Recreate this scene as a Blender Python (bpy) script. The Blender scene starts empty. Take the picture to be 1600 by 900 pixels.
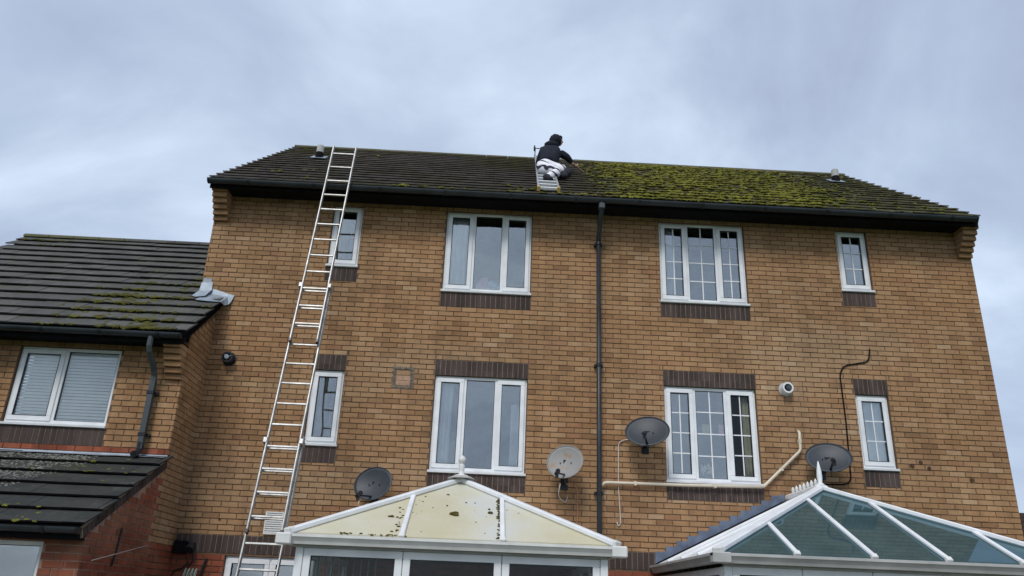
import bpy, bmesh, math, random
from mathutils import Vector, Matrix
R = math.radians
random.seed(7)
scene = bpy.context.scene
col = scene.collection

# ------------------------------------------------------------------ camera
cam_data = bpy.data.cameras.new('camera')
cam = bpy.data.objects.new('camera', cam_data); col.objects.link(cam)
CAM = Vector((-1.557, -11.159, 1.70))
YAW, PITCH, ROLL = R(1.365), R(21.533), R(2.286)
fwd = Vector((math.sin(YAW)*math.cos(PITCH), math.cos(YAW)*math.cos(PITCH), math.sin(PITCH)))
rgt = Vector((math.cos(YAW), -math.sin(YAW), 0)); upv = rgt.cross(fwd)
r2 = rgt*math.cos(ROLL) + upv*math.sin(ROLL); u2 = upv*math.cos(ROLL) - rgt*math.sin(ROLL)
cam.matrix_world = Matrix(((r2.x, u2.x, -fwd.x, CAM.x), (r2.y, u2.y, -fwd.y, CAM.y), (r2.z, u2.z, -fwd.z, CAM.z), (0, 0, 0, 1)))
cam_data.sensor_width = 36; cam_data.lens = 1250/1600*36
cam_data.clip_start = 0.1; cam_data.clip_end = 1200
scene.camera = cam

# ------------------------------------------------------------------ sky, sun, exposure
SUN_EL, SUN_AZ = R(47), R(200)          # soft light from behind the camera, a little to the left
world = bpy.data.worlds.new('World'); scene.world = world; world.use_nodes = True
wt = world.node_tree; wt.nodes.clear()
def wn(t, **kw):
    n = wt.nodes.new(t)
    for k, v in kw.items(): setattr(n, k, v)
    return n
wout = wn('ShaderNodeOutputWorld')
sky = wn('ShaderNodeTexSky', sky_type='NISHITA', sun_disc=False, sun_elevation=SUN_EL, sun_rotation=SUN_AZ)
bg1 = wn('ShaderNodeBackground'); bg1.inputs['Strength'].default_value = 0.1
wt.links.new(sky.outputs[0], bg1.inputs['Color'])
tc = wn('ShaderNodeTexCoord'); sep = wn('ShaderNodeSeparateXYZ'); wt.links.new(tc.outputs['Generated'], sep.inputs[0])
mx = wn('ShaderNodeMath', operation='MAXIMUM'); wt.links.new(sep.outputs['Z'], mx.inputs[0]); mx.inputs[1].default_value = 0.0
ad = wn('ShaderNodeMath', operation='ADD'); wt.links.new(mx.outputs[0], ad.inputs[0]); ad.inputs[1].default_value = 0.45
cmb = wn('ShaderNodeCombineXYZ'); dv = wn('ShaderNodeVectorMath', operation='DIVIDE')
for k in 'XYZ': wt.links.new(ad.outputs[0], cmb.inputs[k])
wt.links.new(tc.outputs['Generated'], dv.inputs[0]); wt.links.new(cmb.outputs[0], dv.inputs[1])
n1 = wn('ShaderNodeTexNoise'); n1.inputs['Scale'].default_value = 2.3; n1.inputs['Detail'].default_value = 7; n1.inputs['Roughness'].default_value = 0.54; n1.inputs['Distortion'].default_value = 0.5
mp = wn('ShaderNodeMapping'); mp.inputs['Location'].default_value = (3.1, 1.7, 0.4); mp.inputs['Scale'].default_value = (1, 1.1, 1)
wt.links.new(dv.outputs[0], mp.inputs[0]); wt.links.new(mp.outputs[0], n1.inputs['Vector'])
cr = wn('ShaderNodeValToRGB'); wt.links.new(n1.outputs['Fac'], cr.inputs[0])
cr.color_ramp.elements[0].position = 0.33; cr.color_ramp.elements[0].color = (0.295, 0.345, 0.475, 1)
cr.color_ramp.elements[1].position = 0.70; cr.color_ramp.elements[1].color = (0.555, 0.65, 0.775, 1)
e = cr.color_ramp.elements.new(0.50); e.color = (0.385, 0.46, 0.585, 1)
bg2 = wn('ShaderNodeBackground'); bg2.inputs['Strength'].default_value = 1.0
wt.links.new(cr.outputs[0], bg2.inputs['Color'])
mixw = wn('ShaderNodeMixShader'); mixw.inputs[0].default_value = 0.9
wt.links.new(bg1.outputs[0], mixw.inputs[1]); wt.links.new(bg2.outputs[0], mixw.inputs[2]); wt.links.new(mixw.outputs[0], wout.inputs[0])
sun_data = bpy.data.lights.new('sun', 'SUN'); sun_data.energy = 1.5; sun_data.angle = R(20); sun_data.color = (1, 0.97, 0.92)
sun = bpy.data.objects.new('sun', sun_data); col.objects.link(sun)
sd = Vector((math.sin(SUN_AZ)*math.cos(SUN_EL), math.cos(SUN_AZ)*math.cos(SUN_EL), math.sin(SUN_EL)))
sun.rotation_euler = sd.to_track_quat('Z', 'Y').to_euler(); sun.location = sd*60
vs = scene.view_settings; vs.view_transform = 'Standard'; vs.look = 'None'; vs.exposure = 0.50; vs.gamma = 1; vs.use_curve_mapping = False

# ------------------------------------------------------------------ materials
MATS = {}
class NT:
    def __init__(s, name):
        s.m = bpy.data.materials.new(name); s.m.use_nodes = True; s.t = s.m.node_tree; s.t.nodes.clear()
        s.out = s.t.nodes.new('ShaderNodeOutputMaterial'); MATS[name] = s.m
    def n(s, t, ins=None, **kw):
        x = s.t.nodes.new(t)
        for k, v in kw.items(): setattr(x, k, v)
        for k, v in (ins or {}).items():
            if isinstance(v, bpy.types.NodeSocket): s.t.links.new(v, x.inputs[k])
            else: x.inputs[k].default_value = v
        return x
    def math(s, op, a, b=0.0, clamp=False):
        return s.n('ShaderNodeMath', {0: a, 1: b}, operation=op, use_clamp=clamp).outputs[0]
    def mix(s, f, a, b, mode='MIX'):
        return s.n('ShaderNodeMix', {0: f, 6: a, 7: b}, data_type='RGBA', blend_type=mode).outputs[2]
    def noise(s, scale, detail=3, vec=None, rough=0.55):
        i = {'Scale': scale, 'Detail': detail, 'Roughness': rough}
        if vec is not None: i['Vector'] = vec
        return s.n('ShaderNodeTexNoise', i).outputs['Fac']
    def ramp(s, f, stops):
        r = s.n('ShaderNodeValToRGB', {0: f}); c = r.color_ramp
        while len(c.elements) < len(stops): c.elements.new(0.5)
        for e, (p, v) in zip(c.elements, stops):
            e.position = p; e.color = (*v, 1) if isinstance(v, tuple) else (v, v, v, 1)
        return r.outputs[0]
    def pos(s): return s.n('ShaderNodeNewGeometry').outputs['Position']
    def bump(s, h, strength=0.3, dist=0.01): return s.n('ShaderNodeBump', {'Height': h, 'Strength': strength, 'Distance': dist}).outputs[0]
    def principled(s, color, rough=0.8, metal=0.0, normal=None, spec=0.4):
        i = {'Base Color': color, 'Roughness': rough, 'Metallic': metal, 'Specular IOR Level': spec}
        if normal is not None: i['Normal'] = normal
        p = s.n('ShaderNodeBsdfPrincipled', i); s.t.links.new(p.outputs[0], s.out.inputs[0]); return p

def C4(c): return (*c, 1)
def simple(name, c, rough=0.6, metal=0.0, var=0.12, scale=9.0, bump=0.0, spec=0.4):
    t = NT(name); p = t.pos(); f = t.noise(scale, 4, p)
    a = tuple(x*(1-var) for x in c); b = tuple(min(1, x*(1+var)) for x in c)
    colr = t.ramp(f, [(0.3, a), (0.7, b)])
    nm = t.bump(t.noise(scale*8, 3, p), bump, 0.01) if bump else None
    t.principled(colr, rough, metal, nm, spec); return t.m

ZC = 4.936            # a bed joint runs at this height on the tall houses
def brick_mat(name, stops, zc=ZC, soldier=False, dirt=0.35):
    t = NT(name); p = t.pos(); s = t.n('ShaderNodeSeparateXYZ', {0: p})
    u = t.math('ADD', s.outputs['X'], s.outputs['Y'])
    if soldier:
        row = t.math('FLOOR', t.math('DIVIDE', s.outputs['Z'], 0.4)); colm = t.math('FLOOR', t.math('DIVIDE', u, 0.075))
    else:
        row = t.math('FLOOR', t.math('DIVIDE', t.math('SUBTRACT', s.outputs['Z'], zc), 0.075))
        odd = t.math('MULTIPLY', t.math('FLOORED_MODULO', row, 2.0), 0.1125)
        colm = t.math('FLOOR', t.math('DIVIDE', t.math('ADD', u, odd), 0.225))
    cell = t.n('ShaderNodeCombineXYZ', {0: colm, 1: row, 2: 3.0}).outputs[0]
    w = t.n('ShaderNodeTexWhiteNoise', {'Vector': cell}, noise_dimensions='3D')
    base = t.ramp(w.outputs['Value'], stops)
    big = t.noise(0.55, 4, p)
    base = t.mix(0.6, base, t.ramp(big, [(0.3, 0.36), (0.7, 0.62)]), 'OVERLAY') if not soldier else base
    if not soldier:                                                # batches of redder and paler bricks in bands
        bandn = t.noise(1.0, 3, t.n('ShaderNodeMapping', {0: p, 3: (0.22, 0.22, 0.85)}).outputs[0])
        base = t.mix(t.ramp(bandn, [(0.42, 0.0), (0.60, 0.55)]), base, t.mix(1.0, base, (1.0, 0.90, 0.80, 1), 'MULTIPLY'))
        base = t.mix(t.ramp(bandn, [(0.36, 0.5), (0.46, 0.0)]), base, t.mix(0.5, base, (0.40, 0.30, 0.19, 1)))
        stain = t.ramp(t.noise(3.3, 6, p, 0.7), [(0.56, 0.0), (0.74, 0.38)])
        base = t.mix(stain, base, (0.11, 0.078, 0.05, 1))
    mott = t.noise(26, 4, p, 0.65)
    base = t.mix(dirt, base, t.ramp(mott, [(0.3, 0.28), (0.75, 0.66)]), 'OVERLAY')
    streak = t.noise(1.0, 5, t.n('ShaderNodeMapping', {0: p, 3: (5, 5, 0.7)}).outputs[0])
    base = t.mix(0.42, base, t.ramp(streak, [(0.35, 0.35), (0.65, 0.6)]), 'OVERLAY')
    nm = t.bump(t.noise(90, 4, p, 0.7), 0.5, 0.006)
    t.principled(base, 0.9, 0, nm, 0.2); return t.m
brick_mat('buff_brick', [(0.0, (0.255, 0.146, 0.076)), (0.15, (0.318, 0.186, 0.096)), (0.42, (0.37, 0.222, 0.117)), (0.68, (0.34, 0.200, 0.103)), (0.86, (0.40, 0.255, 0.142)), (0.95, (0.31, 0.166, 0.09)), (1.0, (0.44, 0.30, 0.178))])
brick_mat('red_brick', [(0.0, (0.19, 0.056, 0.034)), (0.4, (0.25, 0.073, 0.041)), (0.7, (0.30, 0.092, 0.052)), (1.0, (0.25, 0.088, 0.055))])
brick_mat('brown_brick', [(0.0, (0.052, 0.038, 0.035)), (0.5, (0.068, 0.049, 0.045)), (1.0, (0.09, 0.066, 0.06))], soldier=True)
simple('mortar', (0.135, 0.082, 0.05), 0.95, var=0.3, scale=3)
simple('pale_mortar', (0.26, 0.205, 0.15), 0.95, var=0.25, scale=8)
simple('red_mortar', (0.30, 0.20, 0.15), 0.95, var=0.25, scale=5)
simple('patch_brick', (0.40, 0.245, 0.165), 0.95, var=0.25, scale=14, bump=0.4)
simple('old_render', (0.16, 0.13, 0.098), 0.95, var=0.35, scale=14, bump=0.5)

def tile_mat(name, stops, moss_amt, lichen=0.1, edge=0):
    t = NT(name); p = t.pos(); s = t.n('ShaderNodeSeparateXYZ', {0: p})
    rnd = t.n('ShaderNodeTexWhiteNoise', {'Vector': t.n('ShaderNodeVectorMath', {0: p, 1: (0.3, 0.24, 0.18)}, operation='SNAP').outputs[0]}).outputs['Value']
    base = t.ramp(t.math('ADD', t.math('MULTIPLY', rnd, 0.3), t.math('MULTIPLY', t.noise(2.4, 5, p), 0.75)), stops)
    base = t.mix(0.45, base, t.ramp(t.noise(40, 4, p, 0.7), [(0.3, 0.25), (0.75, 0.7)]), 'OVERLAY')
    li = t.ramp(t.noise(17, 5, p, 0.7), [(0.60, 0.0), (0.70, 1.0)])
    base = t.mix(t.math('MULTIPLY', li, lichen), base, (0.23, 0.235, 0.20, 1))
    ms = t.ramp(t.math('ADD', t.math('MULTIPLY', t.noise(1.1, 4, p), 0.6), t.math('MULTIPLY', t.noise(13, 4, p, 0.7), 0.4)), [(0.62-moss_amt*0.25, 0.0), (0.72-moss_amt*0.25, 1.0)])
    base = t.mix(t.math('MULTIPLY', ms, min(1, moss_amt)), base, (0.075, 0.085, 0.022, 1))
    nm = t.bump(t.noise(70, 4, p, 0.7), 0.5, 0.006)
    t.principled(base, 0.85, 0, nm, 0.25); return t.m
tile_mat('clean_tile', [(0.2, (0.030, 0.027, 0.022)), (0.6, (0.05, 0.044, 0.039)), (0.9, (0.075, 0.066, 0.058))], 0.30, 0.12)
tile_mat('mossy_tile', [(0.2, (0.085, 0.078, 0.050)), (0.6, (0.13, 0.115, 0.080)), (0.9, (0.175, 0.155, 0.115))], 0.62, 0.12)
tile_mat('slate_tile', [(0.2, (0.055, 0.055, 0.050)), (0.6, (0.092, 0.090, 0.082)), (0.9, (0.135, 0.13, 0.115))], 0.36, 0.35)
tile_mat('lichen_tile', [(0.2, (0.024, 0.026, 0.025)), (0.6, (0.040, 0.041, 0.038)), (0.9, (0.065, 0.064, 0.058))], 0.25, 0.3)
t = NT('tile_edge'); p = t.pos()         # brown noses painted lighter as if catching skylight, filmed with olive algae in patches
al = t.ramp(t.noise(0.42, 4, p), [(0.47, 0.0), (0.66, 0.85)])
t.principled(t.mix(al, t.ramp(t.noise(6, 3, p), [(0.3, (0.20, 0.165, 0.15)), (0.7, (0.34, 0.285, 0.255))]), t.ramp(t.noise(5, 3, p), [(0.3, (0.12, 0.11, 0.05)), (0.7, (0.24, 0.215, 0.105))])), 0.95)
simple('slate_edge', (0.035, 0.034, 0.033), 0.9, var=0.45, scale=7, bump=0.3)  # tile noses coloured dark to stand for the shadow below each course
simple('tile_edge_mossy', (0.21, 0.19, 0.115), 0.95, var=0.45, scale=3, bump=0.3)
def moss_mat(name, a, b, c):
    t = NT(name); p = t.pos()
    base = t.ramp(t.math('ADD', t.math('MULTIPLY', t.noise(3.2, 3, p), 0.5), t.math('MULTIPLY', t.noise(22, 4, p, 0.7), 0.5)), [(0.33, a), (0.5, b), (0.68, c)])
    t.principled(base, 1.0, 0, t.bump(t.noise(110, 3, p, 0.8), 0.9, 0.01), 0.1)
moss_mat('moss', (0.05, 0.046, 0.014), (0.14, 0.138, 0.026), (0.265, 0.25, 0.052))
moss_mat('dull_moss', (0.045, 0.040, 0.014), (0.085, 0.082, 0.022), (0.15, 0.14, 0.036))
moss_mat('brown_moss', (0.05, 0.035, 0.014), (0.095, 0.075, 0.022), (0.14, 0.125, 0.03))
simple('upvc', (0.74, 0.75, 0.76), 0.38, var=0.09, scale=4.5)
simple('dirty_upvc', (0.66, 0.655, 0.63), 0.45, var=0.10, scale=5)
simple('aged_upvc', (0.42, 0.415, 0.40), 0.5, var=0.15, scale=4)
simple('black_plastic', (0.012, 0.014, 0.018), 0.38, var=0.3, scale=6)
simple('gutter_plastic', (0.022, 0.028, 0.033), 0.42, var=0.4, scale=3)
simple('dark_board', (0.010, 0.009, 0.010), 0.9, var=0.3, scale=6, spec=0.08)
simple('pipe_grey', (0.050, 0.062, 0.066), 0.4, var=0.15, scale=5)
simple('lead', (0.27, 0.315, 0.365), 0.5, 0.15, var=0.25, scale=6, bump=0.25)
simple('dark_lead', (0.13, 0.16, 0.22), 0.55, 0.15, var=0.3, scale=7, bump=0.25)
simple('aluminium', (0.36, 0.355, 0.345), 0.45, 0.5, var=0.3, scale=9)
simple('dark_dish', (0.040, 0.046, 0.056), 0.5, var=0.12, scale=7)
simple('cream_pvc', (0.62, 0.55, 0.43), 0.5, var=0.1, scale=6)
simple('white_cable', (0.55, 0.5, 0.45), 0.6, var=0.1)
simple('interior_wall', (0.30, 0.29, 0.27), 0.9, var=0.1)
simple('interior_dark', (0.06, 0.06, 0.06), 0.9, var=0.1)
simple('curtain_white', (0.80, 0.82, 0.82), 0.9, var=0.06)
simple('blind_white', (0.90, 0.91, 0.91), 0.6, var=0.03)
simple('curtain_beige', (0.50, 0.44, 0.32), 0.9, var=0.15)
simple('blind_green', (0.20, 0.235, 0.20), 0.8, var=0.15)
simple('pink', (0.92, 0.50, 0.58), 0.9, var=0.15, scale=30)
simple('pale_blue', (0.50, 0.70, 0.92), 0.9, var=0.15, scale=30)
simple('cream_soft', (0.88, 0.82, 0.66), 0.9, var=0.15, scale=30)
simple('note_yellow', (0.65, 0.55, 0.22), 0.9)
simple('terracotta', (0.45, 0.2, 0.1), 0.9)
simple('navy_cloth', (0.010, 0.012, 0.022), 0.95, var=0.4, scale=14, bump=0.3)
simple('dark_cloth', (0.014, 0.015, 0.02), 0.9, var=0.3, scale=14)
simple('skin', (0.52, 0.32, 0.24), 0.6, var=0.08)
simple('hair', (0.02, 0.015, 0.012), 0.7, var=0.2, scale=60)
simple('wood', (0.36, 0.25, 0.14), 0.7, var=0.2, scale=12)
simple('yellow_rubber', (0.55, 0.40, 0.10), 0.7)
simple('white_louvre', (0.68, 0.68, 0.66), 0.5, var=0.06)
simple('paving', (0.26, 0.24, 0.215), 0.9, var=0.2, scale=2, bump=0.3)
simple('grass', (0.055, 0.085, 0.025), 1.0, var=0.4, scale=1.5, bump=0.6)
simple('peg_green', (0.45, 0.55, 0.45), 0.7)
t = NT('trousers'); p = t.pos()     # pale cloth crossed by dark bands
wv = t.n('ShaderNodeTexWave', {'Vector': t.n('ShaderNodeMapping', {0: p, 2: (0.5, 0.9, 0.35)}).outputs[0], 'Scale': 2.3, 'Distortion': 6.0, 'Detail': 2, 'Detail Scale': 1.2}).outputs['Fac']
t.principled(t.ramp(wv, [(0.10, (0.03, 0.03, 0.045)), (0.19, (0.66, 0.65, 0.69)), (1.0, (0.82, 0.81, 0.85))]), 0.9, 0, None, 0.2)
t = NT('rusty_dish'); p = t.pos()
rs = t.ramp(t.math('ADD', t.math('MULTIPLY', t.noise(5.5, 2, p), 0.75), t.math('MULTIPLY', t.noise(30, 4, p), 0.25)), [(0.575, 0.0), (0.62, 1.0)])
t.principled(t.mix(t.math('MULTIPLY', rs, 0.8), (0.27, 0.265, 0.255, 1), (0.31, 0.19, 0.10, 1)), 0.6)
def glass(name, tint, refl, rough=0.0, wav=0.002, k=0.9):
    t = NT(name); p = t.pos()
    tr = t.n('ShaderNodeBsdfTransparent', {0: C4(tint)})
    nm = t.bump(t.noise(2.2, 1, p), 0.35, wav*6)
    gl = t.n('ShaderNodeBsdfGlossy', {'Color': (0.92, 0.96, 0.97, 1), 'Roughness': rough, 'Normal': nm})
    fr = t.n('ShaderNodeLayerWeight', {'Blend': 0.35}).outputs['Fresnel']
    f = t.math('ADD', t.math('MULTIPLY', fr, k), refl, True)
    mxs = t.n('ShaderNodeMixShader', {0: f, 1: tr.outputs[0], 2: gl.outputs[0]}); t.t.links.new(mxs.outputs[0], t.out.inputs[0])
glass('pane_glass', (0.96, 0.975, 0.975), 0.16)
glass('blind_pane', (0.97, 0.98, 0.98), 0.02)
glass('clear_pane', (0.86, 0.89, 0.89), 0.0, k=0.45)
t = NT('tinted_glass'); p = t.pos()      # blue-green solar glass with a diffuse teal haze mixed into its colour
tr = t.n('ShaderNodeBsdfTransparent', {0: (0.20, 0.36, 0.40, 1)}); df = t.n('ShaderNodeBsdfDiffuse', {0: t.ramp(t.noise(2.5, 4, p), [(0.3, (0.055, 0.105, 0.115)), (0.7, (0.085, 0.145, 0.155))])})
gl = t.n('ShaderNodeBsdfGlossy', {'Color': (0.58, 0.80, 0.90, 1), 'Roughness': 0.02})
fr = t.n('ShaderNodeLayerWeight', {'Blend': 0.3}).outputs['Fresnel']
m1 = t.n('ShaderNodeMixShader', {0: 0.62, 1: tr.outputs[0], 2: df.outputs[0]}); m2 = t.n('ShaderNodeMixShader', {0: t.math('ADD', t.math('MULTIPLY', fr, 0.75), 0.06, True), 1: m1.outputs[0], 2: gl.outputs[0]}); t.t.links.new(m2.outputs[0], t.out.inputs[0])
t = NT('polycarbonate'); p = t.pos()
pc = t.ramp(t.noise(0.9, 4, p), [(0.33, (0.64, 0.585, 0.40)), (0.48, (0.69, 0.655, 0.51)), (0.60, (0.69, 0.69, 0.63))])
pc = t.mix(t.math('MULTIPLY', t.ramp(t.noise(45, 3, p, 0.7), [(0.66, 0.0), (0.72, 1.0)]), 0.6), pc, (0.12, 0.11, 0.06, 1))
df = t.n('ShaderNodeBsdfPrincipled', {'Base Color': pc, 'Roughness': 0.35}); tl = t.n('ShaderNodeBsdfTranslucent', {'Color': pc})
mxs = t.n('ShaderNodeMixShader', {0: 0.18, 1: df.outputs[0], 2: tl.outputs[0]}); t.t.links.new(mxs.outputs[0], t.out.inputs[0])

# ------------------------------------------------------------------ mesh helpers
WL = {}                                   # world position of every object that parents others
def mat(m): return MATS[m]
class MB:
    def __init__(s): s.v = []; s.f = []; s.mi = []
    def quad(s, a, b, c, d, m=0):
        i = len(s.v); s.v += [tuple(a), tuple(b), tuple(c), tuple(d)]; s.f.append((i, i+1, i+2, i+3)); s.mi.append(m)
    def poly(s, pts, m=0):
        i = len(s.v); s.v += [tuple(p) for p in pts]; s.f.append(tuple(range(i, i+len(pts)))); s.mi.append(m)
    def box(s, x0, y0, z0, x1, y1, z1, m=0):
        i = len(s.v)
        s.v += [(x0,y0,z0),(x1,y0,z0),(x1,y1,z0),(x0,y1,z0),(x0,y0,z1),(x1,y0,z1),(x1,y1,z1),(x0,y1,z1)]
        for q in ((0,3,2,1),(4,5,6,7),(0,1,5,4),(1,2,6,5),(2,3,7,6),(3,0,4,7)):
            s.f.append(tuple(i+k for k in q)); s.mi.append(m)
        return s
    def hexa(s, p, m=0):                  # eight corners, bottom ring then top ring
        i = len(s.v); s.v += [tuple(q) for q in p]
        for q in ((0,3,2,1),(4,5,6,7),(0,1,5,4),(1,2,6,5),(2,3,7,6),(3,0,4,7)):
            s.f.append(tuple(i+k for k in q)); s.mi.append(m)
        return s
    def bar(s, a, b, w, h, up=(0,0,1), m=0):
        a, b = Vector(a), Vector(b); d = (b-a).normalized(); sx = d.cross(Vector(up)).normalized()*w/2; sz = sx.cross(d).normalized()*h/2
        s.hexa([a-sx-sz, a+sx-sz, b+sx-sz, b-sx-sz, a-sx+sz, a+sx+sz, b+sx+sz, b-sx+sz], m); return s
    def tube(s, pts, r, n=8, cap=True, m=0, closed=False):
        pts = [Vector(p) for p in pts]; rr = r if isinstance(r, (list, tuple)) else [r]*len(pts); base = len(s.v); prev = None
        for k, p in enumerate(pts):
            d = (pts[min(k+1, len(pts)-1)] - pts[max(k-1, 0)]).normalized()
            if prev is None: ref = Vector((0,0,1)) if abs(d.z) < 0.9 else Vector((1,0,0)); a = d.cross(ref).normalized()
            else: a = (prev - d*prev.dot(d)).normalized()
            prev = a; b = d.cross(a)
            for j in range(n):
                t = 2*math.pi*j/n; s.v.append(tuple(p + (a*math.cos(t) + b*math.sin(t))*rr[k]))
        for k in range(len(pts)-1):
            for j in range(n):
                s.f.append((base+k*n+j, base+k*n+(j+1)%n, base+(k+1)*n+(j+1)%n, base+(k+1)*n+j)); s.mi.append(m)
        if cap:
            s.f.append(tuple(base+j for j in reversed(range(n)))); s.mi.append(m)
            e = base+(len(pts)-1)*n; s.f.append(tuple(e+j for j in range(n))); s.mi.append(m)
        return s
    def extrude_x(s, prof, x0, x1, m=0, closed=True):        # profile of (y, z) points swept along x
        i = len(s.v); n = len(prof)
        s.v += [(x0, y, z) for y, z in prof] + [(x1, y, z) for y, z in prof]
        for k in range(n if closed else n-1):
            s.f.append((i+k, i+(k+1)%n, i+n+(k+1)%n, i+n+k)); s.mi.append(m)
        if closed: s.f.append(tuple(i+k for k in reversed(range(n)))); s.mi.append(m); s.f.append(tuple(i+n+k for k in range(n))); s.mi.append(m)
        return s
    def mesh(s, name, mats, off=(0,0,0), smooth=False, fix=True):
        me = bpy.data.meshes.new(name); o = Vector(off)
        me.from_pydata([(v[0]-o.x, v[1]-o.y, v[2]-o.z) for v in s.v], [], s.f)
        for m in (mats if isinstance(mats, (list, tuple)) else [mats]): me.materials.append(mat(m))
        me.polygons.foreach_set('material_index', s.mi)
        if smooth: me.polygons.foreach_set('use_smooth', [True]*len(s.f))
        if fix and len(s.f) < 6000:
            bm = bmesh.new(); bm.from_mesh(me); bmesh.ops.recalc_face_normals(bm, faces=bm.faces); bm.to_mesh(me); bm.free()
        me.update(); return me
    def build(s, name, mats, parent=None, loc=None, smooth=False, bevel=0, fix=True):
        w = Vector(loc) if loc is not None else (WL[parent] if parent else Vector((0,0,0)))
        o = bpy.data.objects.new(name, s.mesh(name, mats, w, smooth, fix)); col.objects.link(o)
        if parent: o.parent = parent; o.location = w - WL[parent]
        else: o.location = w
        WL[o] = Vector(w)
        if bevel:
            b = o.modifiers.new('bevel', 'BEVEL'); b.width = bevel; b.segments = 1; b.limit_method = 'ANGLE'
        return o
def link(me, name, parent, loc, rot=None):
    o = bpy.data.objects.new(name, me); col.objects.link(o); o.parent = parent; o.location = Vector(loc) - WL[parent]
    if rot: o.rotation_euler = rot
    WL[o] = Vector(loc); return o
def tag(o, label=None, cat=None, group=None, kind=None):
    if label: o['label'] = label
    if cat: o['category'] = cat
    if group: o['group'] = group
    if kind: o['kind'] = kind
    return o
def empty(name, loc, label, cat, group=None):
    o = bpy.data.objects.new(name, None); col.objects.link(o); o.location = loc; WL[o] = Vector(loc); o.empty_display_size = 0.2
    return tag(o, label, cat, group)
def pix(P):                                # where a point shows in the photo, used only to pick the bricks that show largest
    d = Vector(P) - CAM; z = d.dot(fwd); return 800+1250*d.dot(r2)/z, 450-1250*d.dot(u2)/z, z

# ------------------------------------------------------------------ ground
g = MB(); g.quad((-400,-400,0),(400,-400,0),(400,400,0),(-400,400,0)); tag(g.build('lawn', 'grass', fix=False), kind='structure')
pv = MB()
for i in range(22):
    for j in range(7):
        x = -8.2+i*0.61; y = -5.2+j*0.61; pv.box(x+0.004, y+0.004, 0.002, x+0.606, y+0.606, 0.03+random.uniform(0, .004))
tag(pv.build('patio', 'paving', fix=False), kind='structure')

# ------------------------------------------------------------------ walls of real bricks
def sub_rect(r, h):
    a0, a1, b0, b1 = r; c0, c1, d0, d1 = h
    if c0 >= a1 or c1 <= a0 or d0 >= b1 or d1 <= b0: return [r]
    out = []
    if c0 > a0: out.append((a0, c0, b0, b1))
    if c1 < a1: out.append((c1, a1, b0, b1))
    l, q = max(a0, c0), min(a1, c1)
    if d0 > b0: out.append((l, q, b0, d0))
    if d1 < b1: out.append((l, q, d1, b1))
    return out
def brick_rects(u0, u1, z0, z1, holes, zc=ZC, keep=None):
    out = []; k0 = math.floor((z0-zc)/0.075); k1 = math.ceil((z1-zc)/0.075)
    for k in range(k0, k1):
        za, zb = zc+k*0.075, zc+(k+1)*0.075; odd = 0.1125 if k % 2 else 0.0
        j0 = math.floor((u0+odd)/0.225)-1; j1 = math.ceil((u1+odd)/0.225)+1
        for j in range(j0, j1):
            r = (max(u0, j*0.225-odd), min(u1, (j+1)*0.225-odd), max(z0, za), min(z1, zb))
            if r[1]-r[0] < 0.03 or r[3]-r[2] < 0.02: continue
            rs = [r]
            for h in holes: rs = [q for s in rs for q in sub_rect(s, h)]
            for q in rs:
                if q[1]-q[0] > 0.03 and q[3]-q[2] > 0.022 and (keep is None or keep(q)): out.append(q)
    return out
class Face:                                # a wall face: front (runs along x, looks to -y) or side (runs along y, looks to +x)
    def __init__(s, kind, c): s.kind = kind; s.c = c
    def P(s, u, z, d):                     # d = metres out of the wall
        return (u, s.c-d, z) if s.kind == 'front' else (s.c+d, u, z)
def slab(mb, F, r, d0, d1, j=0.0, m=0):
    a0, a1, b0, b1 = r; jr = lambda: random.uniform(-j, j)
    back = [F.P(a0,b0,d0), F.P(a1,b0,d0), F.P(a1,b1,d0), F.P(a0,b1,d0)]; dd = d1+jr()
    fr = [F.P(a0+jr(),b0+jr(),dd+jr()*.5), F.P(a1+jr(),b0+jr(),dd+jr()*.5), F.P(a1+jr(),b1+jr(),dd+jr()*.5), F.P(a0+jr(),b1+jr(),dd+jr()*.5)]
    i = len(mb.v); mb.v += back+fr
    for q in ((4,5,6,7),(0,1,5,4),(1,2,6,5),(2,3,7,6),(3,0,4,7)): mb.f.append(tuple(i+k for k in q)); mb.mi.append(m)
JN = 0.0062
def shrink(r): return (r[0]+JN, r[1]-JN, r[2]+JN, r[3]-JN)
_full = {}
def full_brick(kind, m, var):
    k = (kind, m, var)
    if k not in _full:
        mb = MB(); F = Face(kind, 0.0); slab(mb, F, (-0.1125+JN, 0.1125-JN, -0.0375+JN, 0.0375-JN), -0.02, 0.0, 0.0016); _full[k] = mb.mesh('brick', m)
    return _full[k]
def lay_bricks(F, wall, rects, matf, limit, occl=None):
    sc = []
    for i, r in enumerate(rects):
        c = F.P((r[0]+r[1])/2, (r[2]+r[3])/2, 0); px, py, z = pix(c)
        vis = 0 < px < 1600 and 0 < py < 900 and not (occl and occl(px, py))
        sc.append(((r[1]-r[0])*(r[3]-r[2])/z/z if vis else 0, i))
    sc.sort(reverse=True); pick = {i for s_, i in sc[:limit] if s_ > 0}
    rest = {}
    for i, r in enumerate(rects):
        m = matf(r)
        if i in pick:
            if r[1]-r[0] > 0.2249 and r[3]-r[2] > 0.0749:
                link(full_brick(F.kind, m, random.randrange(5)), 'brick', wall, F.P((r[0]+r[1])/2, (r[2]+r[3])/2, random.uniform(-.0015, .002)))
            else:
                mb = MB(); slab(mb, F, shrink(r), -0.02, 0.0, 0.0015); mb.build('brick', m, wall)
        else:
            slab(rest.setdefault(m, MB()), F, shrink(r), -0.02, 0.0, 0.002)
    for m, mb in rest.items(): tag(mb.build('brickwork', m, wall), kind='stuff')
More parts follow.
